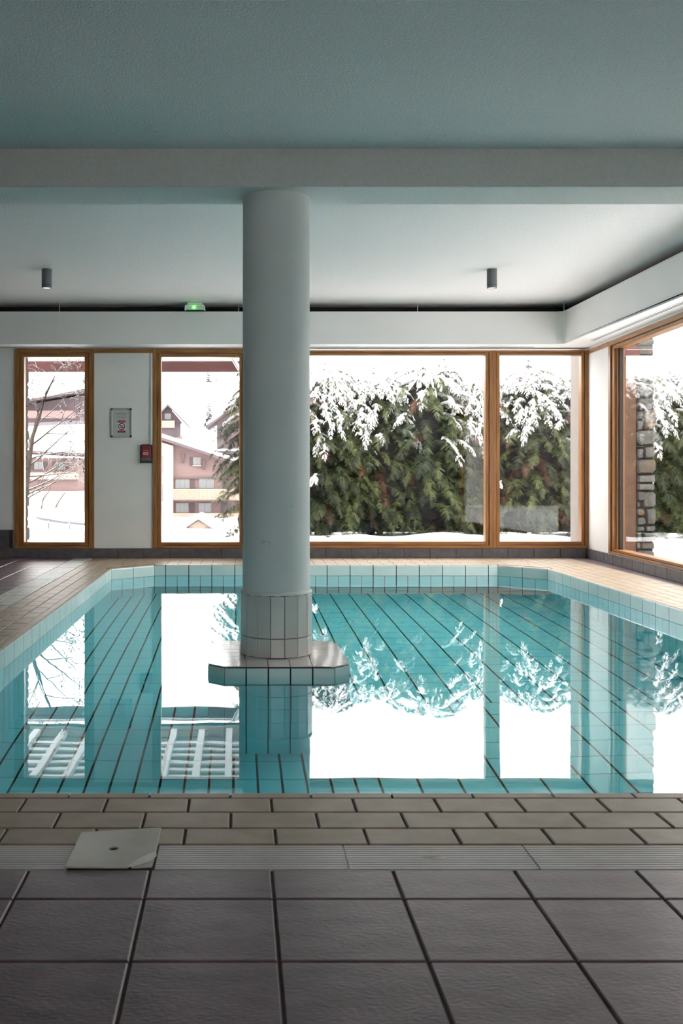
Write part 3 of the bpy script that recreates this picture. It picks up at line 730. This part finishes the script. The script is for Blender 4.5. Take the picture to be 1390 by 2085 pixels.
# ------------------------------------------------------------ outside: ground
def hn(x, y): return math.sin(x*1.7+y*.9)*.35+math.sin(x*3.1-y*2.3+1)*.25+math.sin(x*.6+2)*math.sin(y*.8)*.5+math.sin(x*6.3+y*4.1)*.12
def terr(x, y):
    def lerp(pts):
        for (a, u), (b, v) in zip(pts, pts[1:]):
            if y <= b:
                f = max(0, min(1, (y-a)/(b-a))); f = f*f*(3-2*f); return u+(v-u)*f
        return pts[-1][1]
    z = lerp([(12,.02),(18.2,0),(27,-1.1),(60,-2.6),(112,-3.8),(128,-3.2),(150,4.2),(182,7),(260,26),(420,85)])
    return z
def grid(xs, ys, fn, keep=lambda x, y: True):
    m = MB(); nx = len(xs)
    vs = [(x, y, fn(x, y)) for y in ys for x in xs]; fs = []
    for j in range(len(ys)-1):
        for i in range(nx-1):
            if keep((xs[i]+xs[i+1])/2, (ys[j]+ys[j+1])/2): fs.append((j*nx+i, j*nx+i+1, (j+1)*nx+i+1, (j+1)*nx+i))
    m.add(vs, fs, 0, True); return m
frange = lambda a, b, s: [a+s*i for i in range(int(round((b-a)/s))+1)]
gx = frange(-16, 34, .25); gy = frange(-9.9, 20.1, .25)
def gz_(x, y):
    base = terr(x, max(y, 12.5))+.035*hn(x*1.3, y*1.3)
    base += .05*math.exp(-((y-16.15-.15*math.sin(x*1.9))/.25)**2)*(1+.6*math.sin(x*4.3)) if x > -.4 else 0
    return base-.03
sg_ = grid(gx, gy, gz_, lambda x, y: not (-5.3 < x < 4.33 and y < 12.2)).build('snow_ground', M['snow']); struct(sg_, 'white snow covering the garden outside the windows')
hx = frange(-260, 260, 6.5); hy = [19.8,22,24,26,28,31,35,40,48,56,66,78,90,100,108,115,122,130,138,146,154,165,178,190,205,220,240,265,290,320,360,420]
hs = grid(hx, hy, lambda x, y: terr(x, y)+(hn(x*.05, y*.05)*1.2 if y > 40 else 0)-.06).build('hillside', M['snow_far']); struct(hs, 'snow covered slope rising behind the chalets')

# exterior wing wall, brown panel and stone end beyond the right window
ww = empty('stone_wing_wall', (4.5, 12, 0), 'exterior wing wall with a brown panel and rough grey stone end seen through the right window', 'wall')
m = MB(); m.box(4.17, 4.565, 11.62, 12.38, -.1, 3.0); m.build('brown_panel', M['panel_brown'], ww)
m = MB(); m.box(4.062, 4.169, 12.09, 12.38, -.1, 3.0); m.build('plaster_reveal', M['reveal'], ww)
m = MB(); m.box(4.50, 4.76, 11.625, 12.36, -.1, 3.0); m.build('mortar_core', M['mortar'], ww)
m = MB(); m.box(4.17, 4.6, 11.59, 11.62, 2.33, 2.45); m.build('timber_band', M['fascia'], ww)
def stone(par, x0, x1, z0, z1, y0, y1, mt, seed):
    rr = random.Random(seed); m = MB(); g = .006; x0 += g; x1 -= g; z0 += g; z1 -= g
    w_, h_ = x1-x0, z1-z0; c = min(w_, h_)*.22
    P = [(x0+c*rr.uniform(.3,1.3),z0),(x1-c*rr.uniform(.3,1.3),z0+rr.uniform(0,.006)),(x1,z0+c*rr.uniform(.4,1.3)),(x1-rr.uniform(0,.008),z1-c*rr.uniform(.4,1.3)),
         (x1-c*rr.uniform(.3,1.3),z1),(x0+c*rr.uniform(.3,1.3),z1-rr.uniform(0,.006)),(x0,z1-c*rr.uniform(.4,1.3)),(x0+rr.uniform(0,.006),z0+c*rr.uniform(.4,1.3))]
    cx, cz = (x0+x1)/2, (z0+z1)/2; pr = rr.uniform(.0,.025)
    vs = [(x,y1,z) for x,z in P]+[(x,y0+.02,z) for x,z in P]+[(cx+(x-cx)*.86, y0-pr+rr.uniform(-.004,.004), cz+(z-cz)*.84) for x,z in P]+[(cx+rr.uniform(-.02,.02), y0-pr-.008, cz)]
    fs = []
    for i in range(8):
        j = (i+1) % 8; fs += [(i,8+i,8+j,j)[::-1], (8+i,16+i,16+j,8+j)[::-1], (16+i,24,16+j)[::-1]]
    m.add(vs, fs); return m.build('stone', mt, par)
sx_ = lambda c: ((1230+c/3.93)-VX)*11.62/F
sz_ = lambda c: EYE-((650+c/3.93)-VY)*11.62/F
L_ = [(90,150,255,398),(155,210,256,400),(212,290,256,396),(296,425,255,400),(430,508,252,402),(512,625,256,402),(630,716,256,398),(735,800,256,310),(804,892,256,304),(720,882,312,410),
      (886,1006,256,404),(1010,1028,256,325),(1030,1115,256,312),(1016,1112,314,404),(1118,1238,258,412),(1244,1310,260,410),(1312,1370,258,404),(1374,1455,258,345),(1378,1505,300,412),(1460,1508,256,280),
      (1512,1576,256,322),(1580,1650,256,328),(1510,1645,328,408),(1654,1700,256,322),(1650,1700,324,406),(1704,1778,256,300),(1704,1778,304,408),(1782,1842,254,286),(1782,1842,290,402),(1846,1960,254,402)]
for k, (a, b, c, d) in enumerate(L_):
    stone(ww, sx_(c), sx_(d), sz_(b), sz_(a), 11.60, 11.75, M['stone_ochre'] if (a in (1118, 1512) or a == 720 and c == 312) else M['stone'], k)
# stone pier outside the leftmost window
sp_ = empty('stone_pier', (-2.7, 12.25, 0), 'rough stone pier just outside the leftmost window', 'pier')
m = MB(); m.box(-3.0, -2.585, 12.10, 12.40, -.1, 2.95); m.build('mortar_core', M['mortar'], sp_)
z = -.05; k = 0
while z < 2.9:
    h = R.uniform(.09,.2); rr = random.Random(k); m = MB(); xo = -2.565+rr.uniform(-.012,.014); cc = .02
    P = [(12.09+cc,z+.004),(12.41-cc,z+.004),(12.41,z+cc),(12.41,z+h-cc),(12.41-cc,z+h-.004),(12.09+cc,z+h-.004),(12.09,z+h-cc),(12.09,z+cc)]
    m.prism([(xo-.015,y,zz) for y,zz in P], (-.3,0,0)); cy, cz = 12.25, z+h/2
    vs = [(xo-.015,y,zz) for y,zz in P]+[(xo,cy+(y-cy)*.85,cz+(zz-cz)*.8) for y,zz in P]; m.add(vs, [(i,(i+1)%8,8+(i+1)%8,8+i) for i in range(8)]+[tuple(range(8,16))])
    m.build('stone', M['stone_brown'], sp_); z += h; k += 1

# ------------------------------------------------------------ canopy roof outside the two left windows
cn = empty('canopy_roof', (-2, 14.5, 2.9), 'timber canopy with brown fascia outside the two left windows', 'canopy')
CXa, CXb = -5.2, .12
m = MB(); m.box(CXa, CXb, 17.1, 17.15, 2.72, 2.905); m.build('fascia', M['fascia'], cn)
m = MB(); m.box(CXa, CXb, 17.05, 17.09, 2.905, 2.935); m.build('gutter_trim', M['canopy_lt'], cn)
m = MB(); m.box(CXa, CXb, 16.9, 16.95, 2.95, 2.985); m.build('gutter', M['dark_metal'], cn)
m = MB(); m.box(CXa, CXb, 12.15, 16.45, 3.06, 3.09); m.box(CXa, CXb, 16.56, 17.2, 3.06, 3.09); m.build('roof_deck', M['canopy_plank'], cn)
m = MB(); m.box(CXa, CXb, 12.15, 16.43, 3.30, 3.36); m.box(CXa, CXb, 16.58, 17.25, 3.15, 3.25); m.build('roof_snow', M['snow'], cn)
for k in range(-7, 2):
    xx = -.145+.45*k; 
    if xx < CXa: continue
    bx('rafter', M['canopy_lt'], cn, xx-.05, xx+.05, 12.2, 16.6, 2.95, 3.05)
yy = 12.4
while yy < 16.3:
    bx('slat', M['canopy_lt'], cn, CXa, CXb, yy, yy+.13, 3.03, 3.059); yy += .36
fl_ = empty('floodlight', (-.04, 17.0, 2.8), 'white tilted floodlight hanging at the right end of the canopy', 'light')
c = W(481, 741, 17.0); dx = Vector((.5,0,-.86)); dn_ = Vector((.86,0,.5))
m = MB(); m.prism([c-dx*.11-dn_*.035, c+dx*.11-dn_*.035, c+dx*.11+dn_*.035, c-dx*.11+dn_*.035], (0,.05,0)); m.build('housing', M['canopy_lt'], fl_, bevel=.006)
m = MB(); m.prism([c-dx*.095-dn_*.02+Vector((0,-.004,0)), c+dx*.095-dn_*.02+Vector((0,-.004,0)), c+dx*.095-dn_*.012+Vector((0,-.004,0)), c-dx*.095-dn_*.012+Vector((0,-.004,0))], (0,.003,0)); m.build('glass_edge', M['dark_metal'], fl_)
m = MB(); m.tube([c+Vector((-.02,.03,.05)), c+Vector((-.09,.05,.11)), c+Vector((-.12,.08,.14))], .012, 6); m.build('bracket', M['alu'], fl_)

# ------------------------------------------------------------ hedge of snowy thuja shrubs
def make_shrub(seed):
    rr = random.Random(seed); fo = MB(); sn = MB(); H = 2.9
    def spray(o, d, size, mi, snow):
        d = d.normalized(); side = d.cross(Vector((rr.uniform(-.3,.3),rr.uniform(-.3,.3),1))).normalized()
        up = side.cross(d).normalized()
        n = 8; p = o.copy(); dd = d.copy()
        for i in range(n):
            f = i/(n-1); dd = (dd+Vector((rr.uniform(-.12,.12),rr.uniform(-.12,.12),-.09))).normalized(); q = p+dd*size/n
            ll = size*(.46*(1-.7*f)+.05)*rr.uniform(.55,1.2)
            for s in (-1, 1):
                ld = (dd*.75+side*s*.8+Vector((0,0,-.15))).normalized(); wd = dd*(size*.024)
                b_ = len(fo.v); tip = p+ld*ll+Vector((0,0,-.12*ll)); mid = p+ld*ll*.5
                fo.v += [tuple(p), tuple(mid-wd), tuple(tip), tuple(mid+wd)]; fo.f.append([b_,b_+1,b_+2,b_+3]); fo.m.append(mi); fo.sm.append(False)
                if snow and rr.random() < .62:
                    b_ = len(sn.v); u = Vector((0,0,.012+.012*rr.random())); k = 1.5
                    sn.v += [tuple(p+u*.5), tuple(mid-wd*k+u*.6), tuple(p+ld*ll*.9+u*.1), tuple(mid+wd*k+u*.6), tuple(mid+u*1.6)]
                    for t_ in ((0,1,4),(1,2,4),(2,3,4),(3,0,4)): sn.f.append([b_+x for x in t_]); sn.m.append(0); sn.sm.append(True)
            p = q
        b_ = len(fo.v); w_ = side*.006; fo.v += [tuple(o-w_),tuple(o+w_),tuple(p)]; fo.f.append([b_,b_+1,b_+2]); fo.m.append(mi); fo.sm.append(False)
    nb = 225
    for k in range(nb):
        f = (k+rr.random())/nb; z = .12+(H-.35)*f
        a = rr.uniform(-math.pi, math.pi)
        if rr.random() < .45: a = -math.pi/2+rr.gauss(0,.8)
        prof_ = .62*(1-.55*max(0,(f-.6)/.4)**1.6); L = rr.uniform(.32,.58)*(1.1-.35*f)
        r0 = prof_-L*.55+rr.uniform(-.1,.1)
        o = Vector((math.cos(a)*r0, math.sin(a)*r0*1.05, z)); d = Vector((math.cos(a), math.sin(a), rr.uniform(-.1,.55)))
        p = o.copy(); dd = d.normalized(); pts = [p.copy()]; ns = 9
        snowy = f > .12 and rr.random() < (.015+.72*max(0,(f-.45)/.45))
        rb_ = rr.random(); base = 2 if rb_ < .045 else (1 if rb_ < .42 else 0)
        for i in range(ns):
            dd = (dd+Vector((rr.uniform(-.06,.06),rr.uniform(-.06,.06),-.11))).normalized(); p = p+dd*L*1.35/ns; pts.append(p.copy())
            for s in range(5):
                sd = dd.cross(EZ).normalized()*(rr.choice((-1,1)))
                v = dd*rr.uniform(.4,1)+sd*rr.uniform(.3,1.5)+Vector((0,0,rr.uniform(-.45,.35)))
                spray(p, v, rr.uniform(.07,.16), base if rr.random() > .12 else 1-min(base,1), snowy and rr.random() < .30)
        spray(p, dd, .2, base, snowy)
        if snowy:
            n0 = rr.randint(1,3); seg = pts[n0:]
            if len(seg) > 3:
                rad = [(.009+.018*rr.random()+.014*f)*math.sin(math.pi*(i+.6)/(len(seg)+.2))+.006 for i in range(len(seg))]
                sn.tube([q+Vector((0,0,.018)) for q in seg], rad, 7, squash=.75)
    for k in range(16):      # heavier caps on top
        a = rr.uniform(-math.pi, math.pi); r_ = rr.uniform(.0,.5); z = H-.32-.75*r_**1.4+rr.uniform(-.12,.1)
        c = Vector((math.cos(a)*r_, math.sin(a)*r_, z)); ln = rr.uniform(.1,.24); d = Vector((math.cos(a),math.sin(a),-.55+rr.uniform(-.2,.3))).normalized()
        sn.tube([c+d*ln*(t_-.5)+Vector((rr.uniform(-.015,.015),0,rr.uniform(-.01,.02))) for t_ in (0,.2,.4,.6,.8,1)], [.01,.03,.045,.042,.03,.008], 7, squash=.7)
    co = MB(); n = 14; rows = 12; vs = []  # near-black hull: shade between the boughs put into colour, also blocks light
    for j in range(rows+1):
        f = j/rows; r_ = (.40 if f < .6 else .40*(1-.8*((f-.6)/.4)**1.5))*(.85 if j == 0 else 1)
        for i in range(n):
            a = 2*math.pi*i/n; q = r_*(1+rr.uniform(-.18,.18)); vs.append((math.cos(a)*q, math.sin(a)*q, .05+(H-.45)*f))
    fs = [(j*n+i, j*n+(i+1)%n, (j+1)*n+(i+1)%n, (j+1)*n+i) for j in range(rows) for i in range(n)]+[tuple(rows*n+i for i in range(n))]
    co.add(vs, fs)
    tk_ = MB()
    for i in range(3): a = i*2.1; tk_.tube([(math.cos(a)*.1,math.sin(a)*.1,-.05),(math.cos(a)*.2,math.sin(a)*.3,.5),(math.cos(a)*.05,math.sin(a)*.05,1.6)], [.05,.035,.02], 7)
    return (fo.mesh('foliage', [M['foliage'], M['foliage_lt'], M['foliage_br']]), sn.mesh('snow_load', M['snow']), co.mesh('shade_core', M['core']), tk_.mesh('trunk', M['bark']))
protos = [make_shrub(s) for s in (11, 23, 37)]
hedge = [(.60,16.95,1.0,0,0.0,'snowy thuja shrub at the left end of the hedge, half hidden by the column'),
         (1.42,17.0,.97,1,.9,'snowy thuja shrub just right of the column in the hedge'),
         (2.30,17.1,.93,2,2.2,'snowy thuja shrub in the hedge, lower topped, left of the middle of the wide window'),
         (3.15,17.0,.99,0,2.8,'snowy thuja shrub in the hedge right of the middle of the wide window'),
         (4.02,17.1,.93,1,4.0,'snowy thuja shrub in the hedge behind the mullion between the two right windows'),
         (4.92,17.0,.97,2,5.1,'snowy thuja shrub in the hedge filling the corner window'),
         (5.80,17.1,.94,0,.7,'snowy thuja shrub in the hedge behind the white plaster reveal'),
         (6.66,16.8,.98,1,1.9,'snowy thuja shrub in the hedge just right of the stone wing wall'),
         (7.55,16.7,.95,2,3.3,'snowy thuja shrub at the right picture edge')]
for k in range(10):  # unseen side hedge, added to darken what the corner window glass reflects
    hedge.append((8.35+.07*k+.25*math.sin(k*2.3), 15.6-1.08*k, .95+.03*math.sin(k*1.7), k % 3, (k*1.37) % 6, 'snowy thuja shrub of an added side hedge beyond the picture edge, darkening window reflections'))
for x, y, s, v, rot, lb in hedge:
    g = empty('thuja_shrub', (x, y, -.02), lb, 'shrub', 'shrubs of the snowy hedge'); g.rotation_euler.z = 0
    core_sx = 1.5
    for nm, me in zip(('foliage','snow_load','shade_core','trunk'), protos[v]):
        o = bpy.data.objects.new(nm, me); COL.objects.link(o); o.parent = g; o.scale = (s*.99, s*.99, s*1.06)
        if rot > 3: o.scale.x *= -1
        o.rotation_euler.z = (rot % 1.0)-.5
        if nm == 'shade_core': o.rotation_euler.z = 0; o.scale.x *= core_sx
        if nm != 'trunk': o['kind'] = 'stuff'

# ------------------------------------------------------------ bare tree by the leftmost window
bt = empty('bare_tree', W(52, 1040, 15.5), 'leafless snow dusted tree with sprawling branches behind the leftmost window', 'tree')
tb, tsn, tlf = MB(), MB(), MB()
def branch(p, d, L, r, depth, rr):
    n = max(3, int(L/.12)); pts = [p.copy()]; rad = [r]
    q = p.copy(); dd = d.normalized()
    for i in range(n):
        dd = (dd+Vector((rr.uniform(-.12,.12), rr.uniform(-.1,.1), rr.uniform(-.1,.12)))).normalized(); q = q+dd*L/n; pts.append(q.copy()); rad.append(r*(1-.75*(i+1)/n))
    tb.tube(pts, rad, 5, caps=False)
    if abs(dd.z) < .9 and r < .03: tsn.tube([t_+Vector((0,0,rad[j]*.8)) for j, t_ in enumerate(pts)], [max(.002, x*.6) for x in rad], 4, caps=False)
    if depth == 0:
        for _ in range(3):
            if rr.random() < .6:
                c = rr.choice(pts); a = Vector((rr.uniform(-1,1),rr.uniform(-1,1),rr.uniform(-1,1))).normalized(); b_ = a.cross(EZ).normalized()
                s = rr.uniform(.012,.025); tlf.add([c+a*s, c+b_*s*.7, c-a*s, c-b_*s*.7], [(0,1,2,3)])
        return
    for k in range(3):
        i = rr.randint(max(1,n//4), n); a = rr.uniform(.4,1.0)*rr.choice((-1,1)); ax = Vector((rr.uniform(-.4,.4), 1, rr.uniform(-.3,.3))).normalized()
        nd = (Matrix.Rotation(a, 3, ax) @ (pts[min(i,n)]-pts[max(0,i-1)]).normalized()); nd.y += rr.uniform(-.3,.3)
        branch(pts[min(i,n)], nd, L*rr.uniform(.4,.68), max(.003, rad[min(i,n)]*.7), depth-1, rr)
rr = random.Random(5); Yt = 15.5
trunk = [W(40,1060,Yt), W(52,1000,Yt), W(58,950,Yt), W(66,890,Yt), W(80,850,Yt), W(95,800,Yt), W(112,765,Yt)]
tb.tube(trunk, [.05,.045,.04,.032,.025,.018,.008], 8)
for (a, bq, L, r) in (((58,950),(170,870),1.0,.016),((66,905),(165,840),.95,.017),((60,935),(150,910),.8,.012),((80,850),(60,770),.6,.012),((92,810),(150,790),.55,.010),
                      ((54,985),(160,930),1.0,.014),((50,1010),(110,970),.7,.013),((66,890),(95,760),.8,.014),((56,970),(140,960),.8,.012),((104,782),(140,745),.4,.008),((70,870),(170,800),.9,.011),
                      ((52,1000),(170,950),1.0,.012),((48,1020),(150,960),.95,.011),((62,920),(60,800),.7,.012)):
    p = W(*a, Yt); d = W(*bq, Yt)-p; branch(p, d, L, r, 3, rr)
tb.build('branches', M['bark_lt'], bt); tsn.build('branch_snow', M['snow'], bt)['kind'] = 'stuff'; tlf.build('withered_leaves', M['leaf'], bt)['kind'] = 'stuff'
for k, (pts, lb) in enumerate((([(84,1036),(88,1016),(100,1000),(104,985)], 'thin crooked bare sapling left of its twin behind the leftmost window'), ([(113,1034),(120,1020),(132,1003)], 'short leaning bare sapling right of its twin behind the leftmost window'))):
    Y_ = 24; m = MB(); m.tube([W(a, b, Y_) for a, b in pts], [.022,.018,.012,.005][:len(pts)], 6)
    o = m.build('bare_sapling', M['bark_lt']); tag(o, lb, 'sapling')
# guard rail half buried in snow
gr = empty('guard_rail', W(120, 1072, 25), 'grey guard rail sagging under snow with two round white caps behind the leftmost window', 'rail')
Y_ = 25
m = MB(); q = [(71,1052),(95,1056),(125,1061),(178,1066)]; q2 = [(178,1070.5),(125,1066),(95,1061.5),(80,1058)]
m.prism([W(a,b,Y_) for a,b in q+q2], (0,.12,0)); m.build('beam', M['rail'], gr)
for a, b in ((98,1062.5),(140.5,1067)):
    m = MB(); m.lathe([(.001,-.03),(.022,-.022),(.031,0),(.022,.022),(.001,.03)], W(a,b,Y_-.03), 12); m.build('round_cap', M['snow'], gr)
    m = MB(); m.tube([W(a+1,b,Y_+.01), W(a+1,b+14,Y_+.01)], .02, 6); m.build('post', M['rail'], gr)
m = MB(); m.tube([W(60,1047,Y_), W(95,1043,Y_), W(130,1044,Y_), W(160,1048,Y_), W(185,1055,Y_)], [.08,.16,.17,.15,.1], 8, squash=.7); m.build('snow_load', M['snow'], gr)

# ------------------------------------------------------------ chalets in the valley
def panel(name, mt, par, pts, Y, depth, dy=0):
    m = MB(); m.prism([W(a, b, Y)+Vector((0,dy,0)) for a, b in pts], (0, depth, 0)); return m.build(name, mt, par)
def rect(name, mt, par, a0, a1, b0, b1, Y, depth, dy=0): return panel(name, mt, par, [(a0,b0),(a1,b0),(a1,b1),(a0,b1)], Y, depth, dy)
def slope(par, p, q, Y, th_px, front, back, snow_px):
    d = Vector((q[0]-p[0], q[1]-p[1]))
    o = panel('roof', M['chalet_dk'], par, [p, q, (q[0],q[1]+th_px), (p[0],p[1]+th_px)], Y, front+back, -front)
    s = panel('roof_snow', M['snow'], par, [(p[0]-.5,p[1]-snow_px), (q[0]+1,q[1]-snow_px), (q[0]+1,q[1]), (p[0]-.5,p[1])], Y, front+back-.3, -front+.15)
def win(par, a0, a1, b0, b1, Y, shut=(), sill=True, n=2):
    f = rect('window', M['balcony'], par, a0, a1, b0, b1, Y, .12, -.12)
    w_ = (a1-a0-1.5)/n
    for k in range(n): rect('pane', M['far_glass'], f, a0+1+w_*k, a0+.2+w_*(k+1), b0+1.2, b1-1, Y, .06, -.16)
    if sill: rect('sill', M['chalet_plaster'], f, a0-1, a1+1, b1, b1+1.6, Y, .35, -.35)
    for s0, s1 in shut: rect('shutter', M['shutter'], par, s0, s1, b0, b1, Y, .06, -.1)
Y_ = 110
ch = empty('chalet', W(420, 1056, Y_), 'large chalet with brown timber front and long pale balcony left of the column', 'house')
panel('timber_wall', M['chalet'], ch, [(190,880),(235,866),(520,958),(520,1056),(190,1056)], Y_, 12)
panel('plaster_wall', M['chalet_plaster'], ch, [(300,892),(353,908),(353,1056),(300,1056)], Y_, .6, -.6)
slope(ch, (226,856), (545,962), Y_, 6, 1.6, 13, 7); slope(ch, (180,873), (226,856), Y_, 6, 1.6, 13, 7)
rect('floor_band', M['chalet_dk'], ch, 353, 520, 972.5, 974.5, Y_, .3, -.3)
for a0, a1, b0, b1, lb in ((353.5,520,995.5,1018,''), (353.5,520,1044,1053,'')):
    f = rect('balcony', M['balcony'], ch, a0, a1, b0, b0+2.2, Y_, .1, -1.5)
    m = MB(); x = a0
    while x < a1:
        p = W(x, b1, Y_); q = W(x+2.0, b0+2, Y_); m.box(p.x, q.x, Y_-1.48, Y_-1.44, p.z, q.z); x += 2.6
    m.build('balusters', M['balcony'], f)['kind'] = 'stuff'
    rect('deck', M['chalet_dk'], f, a0, a1, b1-1, b1+1, Y_, 1.5, -1.5)
win(ch, 393, 409, 931, 947.5, Y_, ((386,392),)); win(ch, 357, 386, 976, 995, Y_, ((387,396),), False, 3); win(ch, 405, 435, 974, 995, Y_, (), False, 2)
rect('shutter', M['shutter'], ch, 452, 472, 976, 995, Y_, .06, -.1)
win(ch, 358, 384, 1024, 1044, Y_, ((386,396),), False, 3); win(ch, 404, 430, 1024, 1044, Y_, (), False, 2)
rect('shutter', M['shutter'], ch, 450, 462, 1022, 1044, Y_, .06, -.1)
for a, b0, b1 in ((333,928,963),(333,985,1020)): rect('window', M['far_glass'], ch, 328, a, b0, b1, Y_, .1, -.65)
for a, b in ((372,932),(414,945),(455,956)): panel('bracket', M['chalet_dk'], ch, [(a,b-9),(a+4,b-8),(a+1.5,b+8),(a,b+12)], Y_, .5, -.55)
Y_ = 178
c2 = empty('chalet', W(343, 900, Y_), 'violet brown chalet gable rising highest behind the main chalet roof', 'house')
panel('gable_wall', M['chalet_dk'], c2, [(343,829),(366,856),(362,858),(362,905),(322,905),(322,850)], Y_, 9)
slope(c2, (343,824), (386,868), Y_, 4, 2, 10, 4); slope(c2, (300,868), (343,824), Y_, 4, 2, 10, 4)
rect('balcony', M['balcony'], c2, 320, 356, 857, 871, Y_, 1, -1.0); rect('window', M['far_glass'], c2, 335, 348, 842, 854, Y_, .1, -.1)
rect('lean_to', M['chalet'], c2, 360, 371, 890, 902, Y_, 3, -1)
Y_ = 150
c3 = empty('chalet', W(460, 918, Y_), 'pale violet chalet with a left sloping snowy roof beside the hedge end', 'house')
panel('gable_wall', M['chalet_dk'], c3, [(441,856),(530,800),(600,850),(600,925),(441,925)], Y_, 9)
slope(c3, (421,867), (530,793), Y_, 4.5, 2, 10, 5); slope(c3, (530,793), (640,867), Y_, 4.5, 2, 10, 5)
rect('lean_to_roof', M['snow'], c3, 436, 520, 915, 919, Y_, 3, -3); rect('lean_to', M['chalet_dk'], c3, 440, 520, 919, 925, Y_, 2.5, -2.5)
Y_ = 140
c4 = empty('chalet', W(110, 870, Y_), 'far chalet whose roof climbs to the right behind the bare tree', 'house')
panel('gable_wall', M['chalet_dk'], c4, [(30,828),(200,800),(200,855),(30,862)], Y_, 9); slope(c4, (20,823), (215,787), Y_, 5, 2, 10, 7)
rect('lower_wall', M['chalet'], c4, 30, 155, 838, 852, Y_, 2, -2)
Y_ = 90
c5 = empty('chalet', W(110, 1030, Y_), 'red brown chalet front half hidden by the bare tree in the leftmost window', 'house')
rect('timber_wall', M['chalet'], c5, 20, 158, 932, 1000, Y_, 8); rect('plaster_wall', M['chalet_plaster'], c5, 20, 178, 1000, 1050, Y_, 8.2, -.2)
slope(c5, (0,915), (205,925), Y_, 5, 1.5, 9, 28); rect('balcony', M['balcony'], c5, 20, 160, 962, 976, Y_, 1, -1.2)
win(c5, 70, 88, 940, 956, Y_, ((62,69),(89,96)), False); win(c5, 115, 133, 940, 956, Y_, ((107,114),(134,141)), False); win(c5, 75, 95, 1006, 1024, Y_, (), False); win(c5, 120, 140, 1006, 1024, Y_, (), False)
Y_ = 45
sd = empty('garden_shed', W(405, 1085, Y_), 'low outbuilding buried in snow with a small timber gable, below the main chalet', 'shed')
rect('stone_wall', M['chalet_plaster'], sd, 328, 500, 1072, 1100, Y_, 3); panel('roof_snow', M['snow'], sd, [(322,1073),(335,1062),(370,1064),(405,1048),(445,1062),(500,1056),(510,1073)], Y_, 3.4, -.3)
panel('gable_wall', M['balcony'], sd, [(386,1070),(405,1059),(436,1077),(436,1100),(386,1100)], Y_, .7, -.7)
slope(sd, (381,1071), (405,1055), Y_, 2.2, .9, .4, 5); slope(sd, (405,1055), (447,1083), Y_, 2.2, .9, .4, 5)
rect('opening', M['shutter'], sd, 391, 417, 1081, 1094, Y_, .05, -.75)

nb_ = empty('added_house', (10, -9, 0), 'added dark timber house beyond the right garden, unseen, darkening window reflections', 'house')  # unseen house added to dim the sky reflected in the corner window
m = MB(); m.box(5.5, 17, -17, -9, -.2, 5.2); m.build('timber_wall', M['chalet_dk'], nb_)
m = MB(); m.prism([(4.7,-17.5,5.2),(17.8,-17.5,5.2),(11.2,-17.5,8.2)], (0,9.3,0)); m.build('roof', M['chalet_dk'], nb_)
def spruce(px_, base, top, Y_, lb, seed, sn_=.35):
    rr = random.Random(seed); p0 = W(px_, base, Y_); p1 = W(px_, top, Y_); H = p1.z-p0.z
    g = empty('spruce_tree', p0, lb, 'tree'); m, s = MB(), MB(); t = MB(); t.tube([p0, p1], [H*.02, H*.003], 6); t.build('trunk', M['bark'], g)
    tiers = 15
    for k in range(tiers):
        f = k/tiers; z = p0.z+H*(.08+.9*f); r = H*.21*(1-f)**.9+H*.012
        for j in range(11):
            a = 2*math.pi*(j+rr.random())/11; rl = r*rr.uniform(.65,1.2); d = Vector((math.cos(a),math.sin(a),0)); sd_ = Vector((-d.y,d.x,0))*rl*.24
            b = Vector((p0.x,p0.y,z)); tip = b+d*rl+Vector((0,0,-rl*.45)); mid = b+d*rl*.55+Vector((0,0,-rl*.12))
            m.add([b, mid-sd_-Vector((0,0,rl*.2)), tip, mid+sd_-Vector((0,0,rl*.2)), mid], [(0,1,4),(1,2,4),(2,3,4),(3,0,4)])
            if rr.random() < sn_*.55: s.add([b+Vector((0,0,.02*H)), mid-sd_*.7, tip*.6+mid*.4, mid+sd_*.7, mid+Vector((0,0,rl*.12))], [(0,1,4),(1,2,4),(2,3,4),(3,0,4)])
    m.build('boughs', M['spruce'], g)['kind'] = 'stuff'; s.build('snow_load', M['snow'], g)['kind'] = 'stuff'
spruce(426, 872, 805, 190, 'slender spruce standing alone on the slope between the two chalet gables', 1)
spruce(424, 803, 738, 255, 'larger faint spruce high on the slope under the canopy fascia', 2, .5)
spruce(440, 806, 752, 262, 'faint spruce high on the slope, right of its larger neighbour', 3, .5)
spruce(905, 900, 716, 80, 'tall faint spruce behind the hedge near the right of the wide window', 4, .6)
spruce(1075, 900, 705, 75, 'tall faint spruce behind the hedge in the corner window', 5, .6)
spruce(660, 900, 726, 70, 'faint spruce tip behind the hedge next to the column', 6, .6)
spruce(760, 900, 735, 95, 'faint spruce tip behind the hedge in the wide window, second from the column', 7, .7)
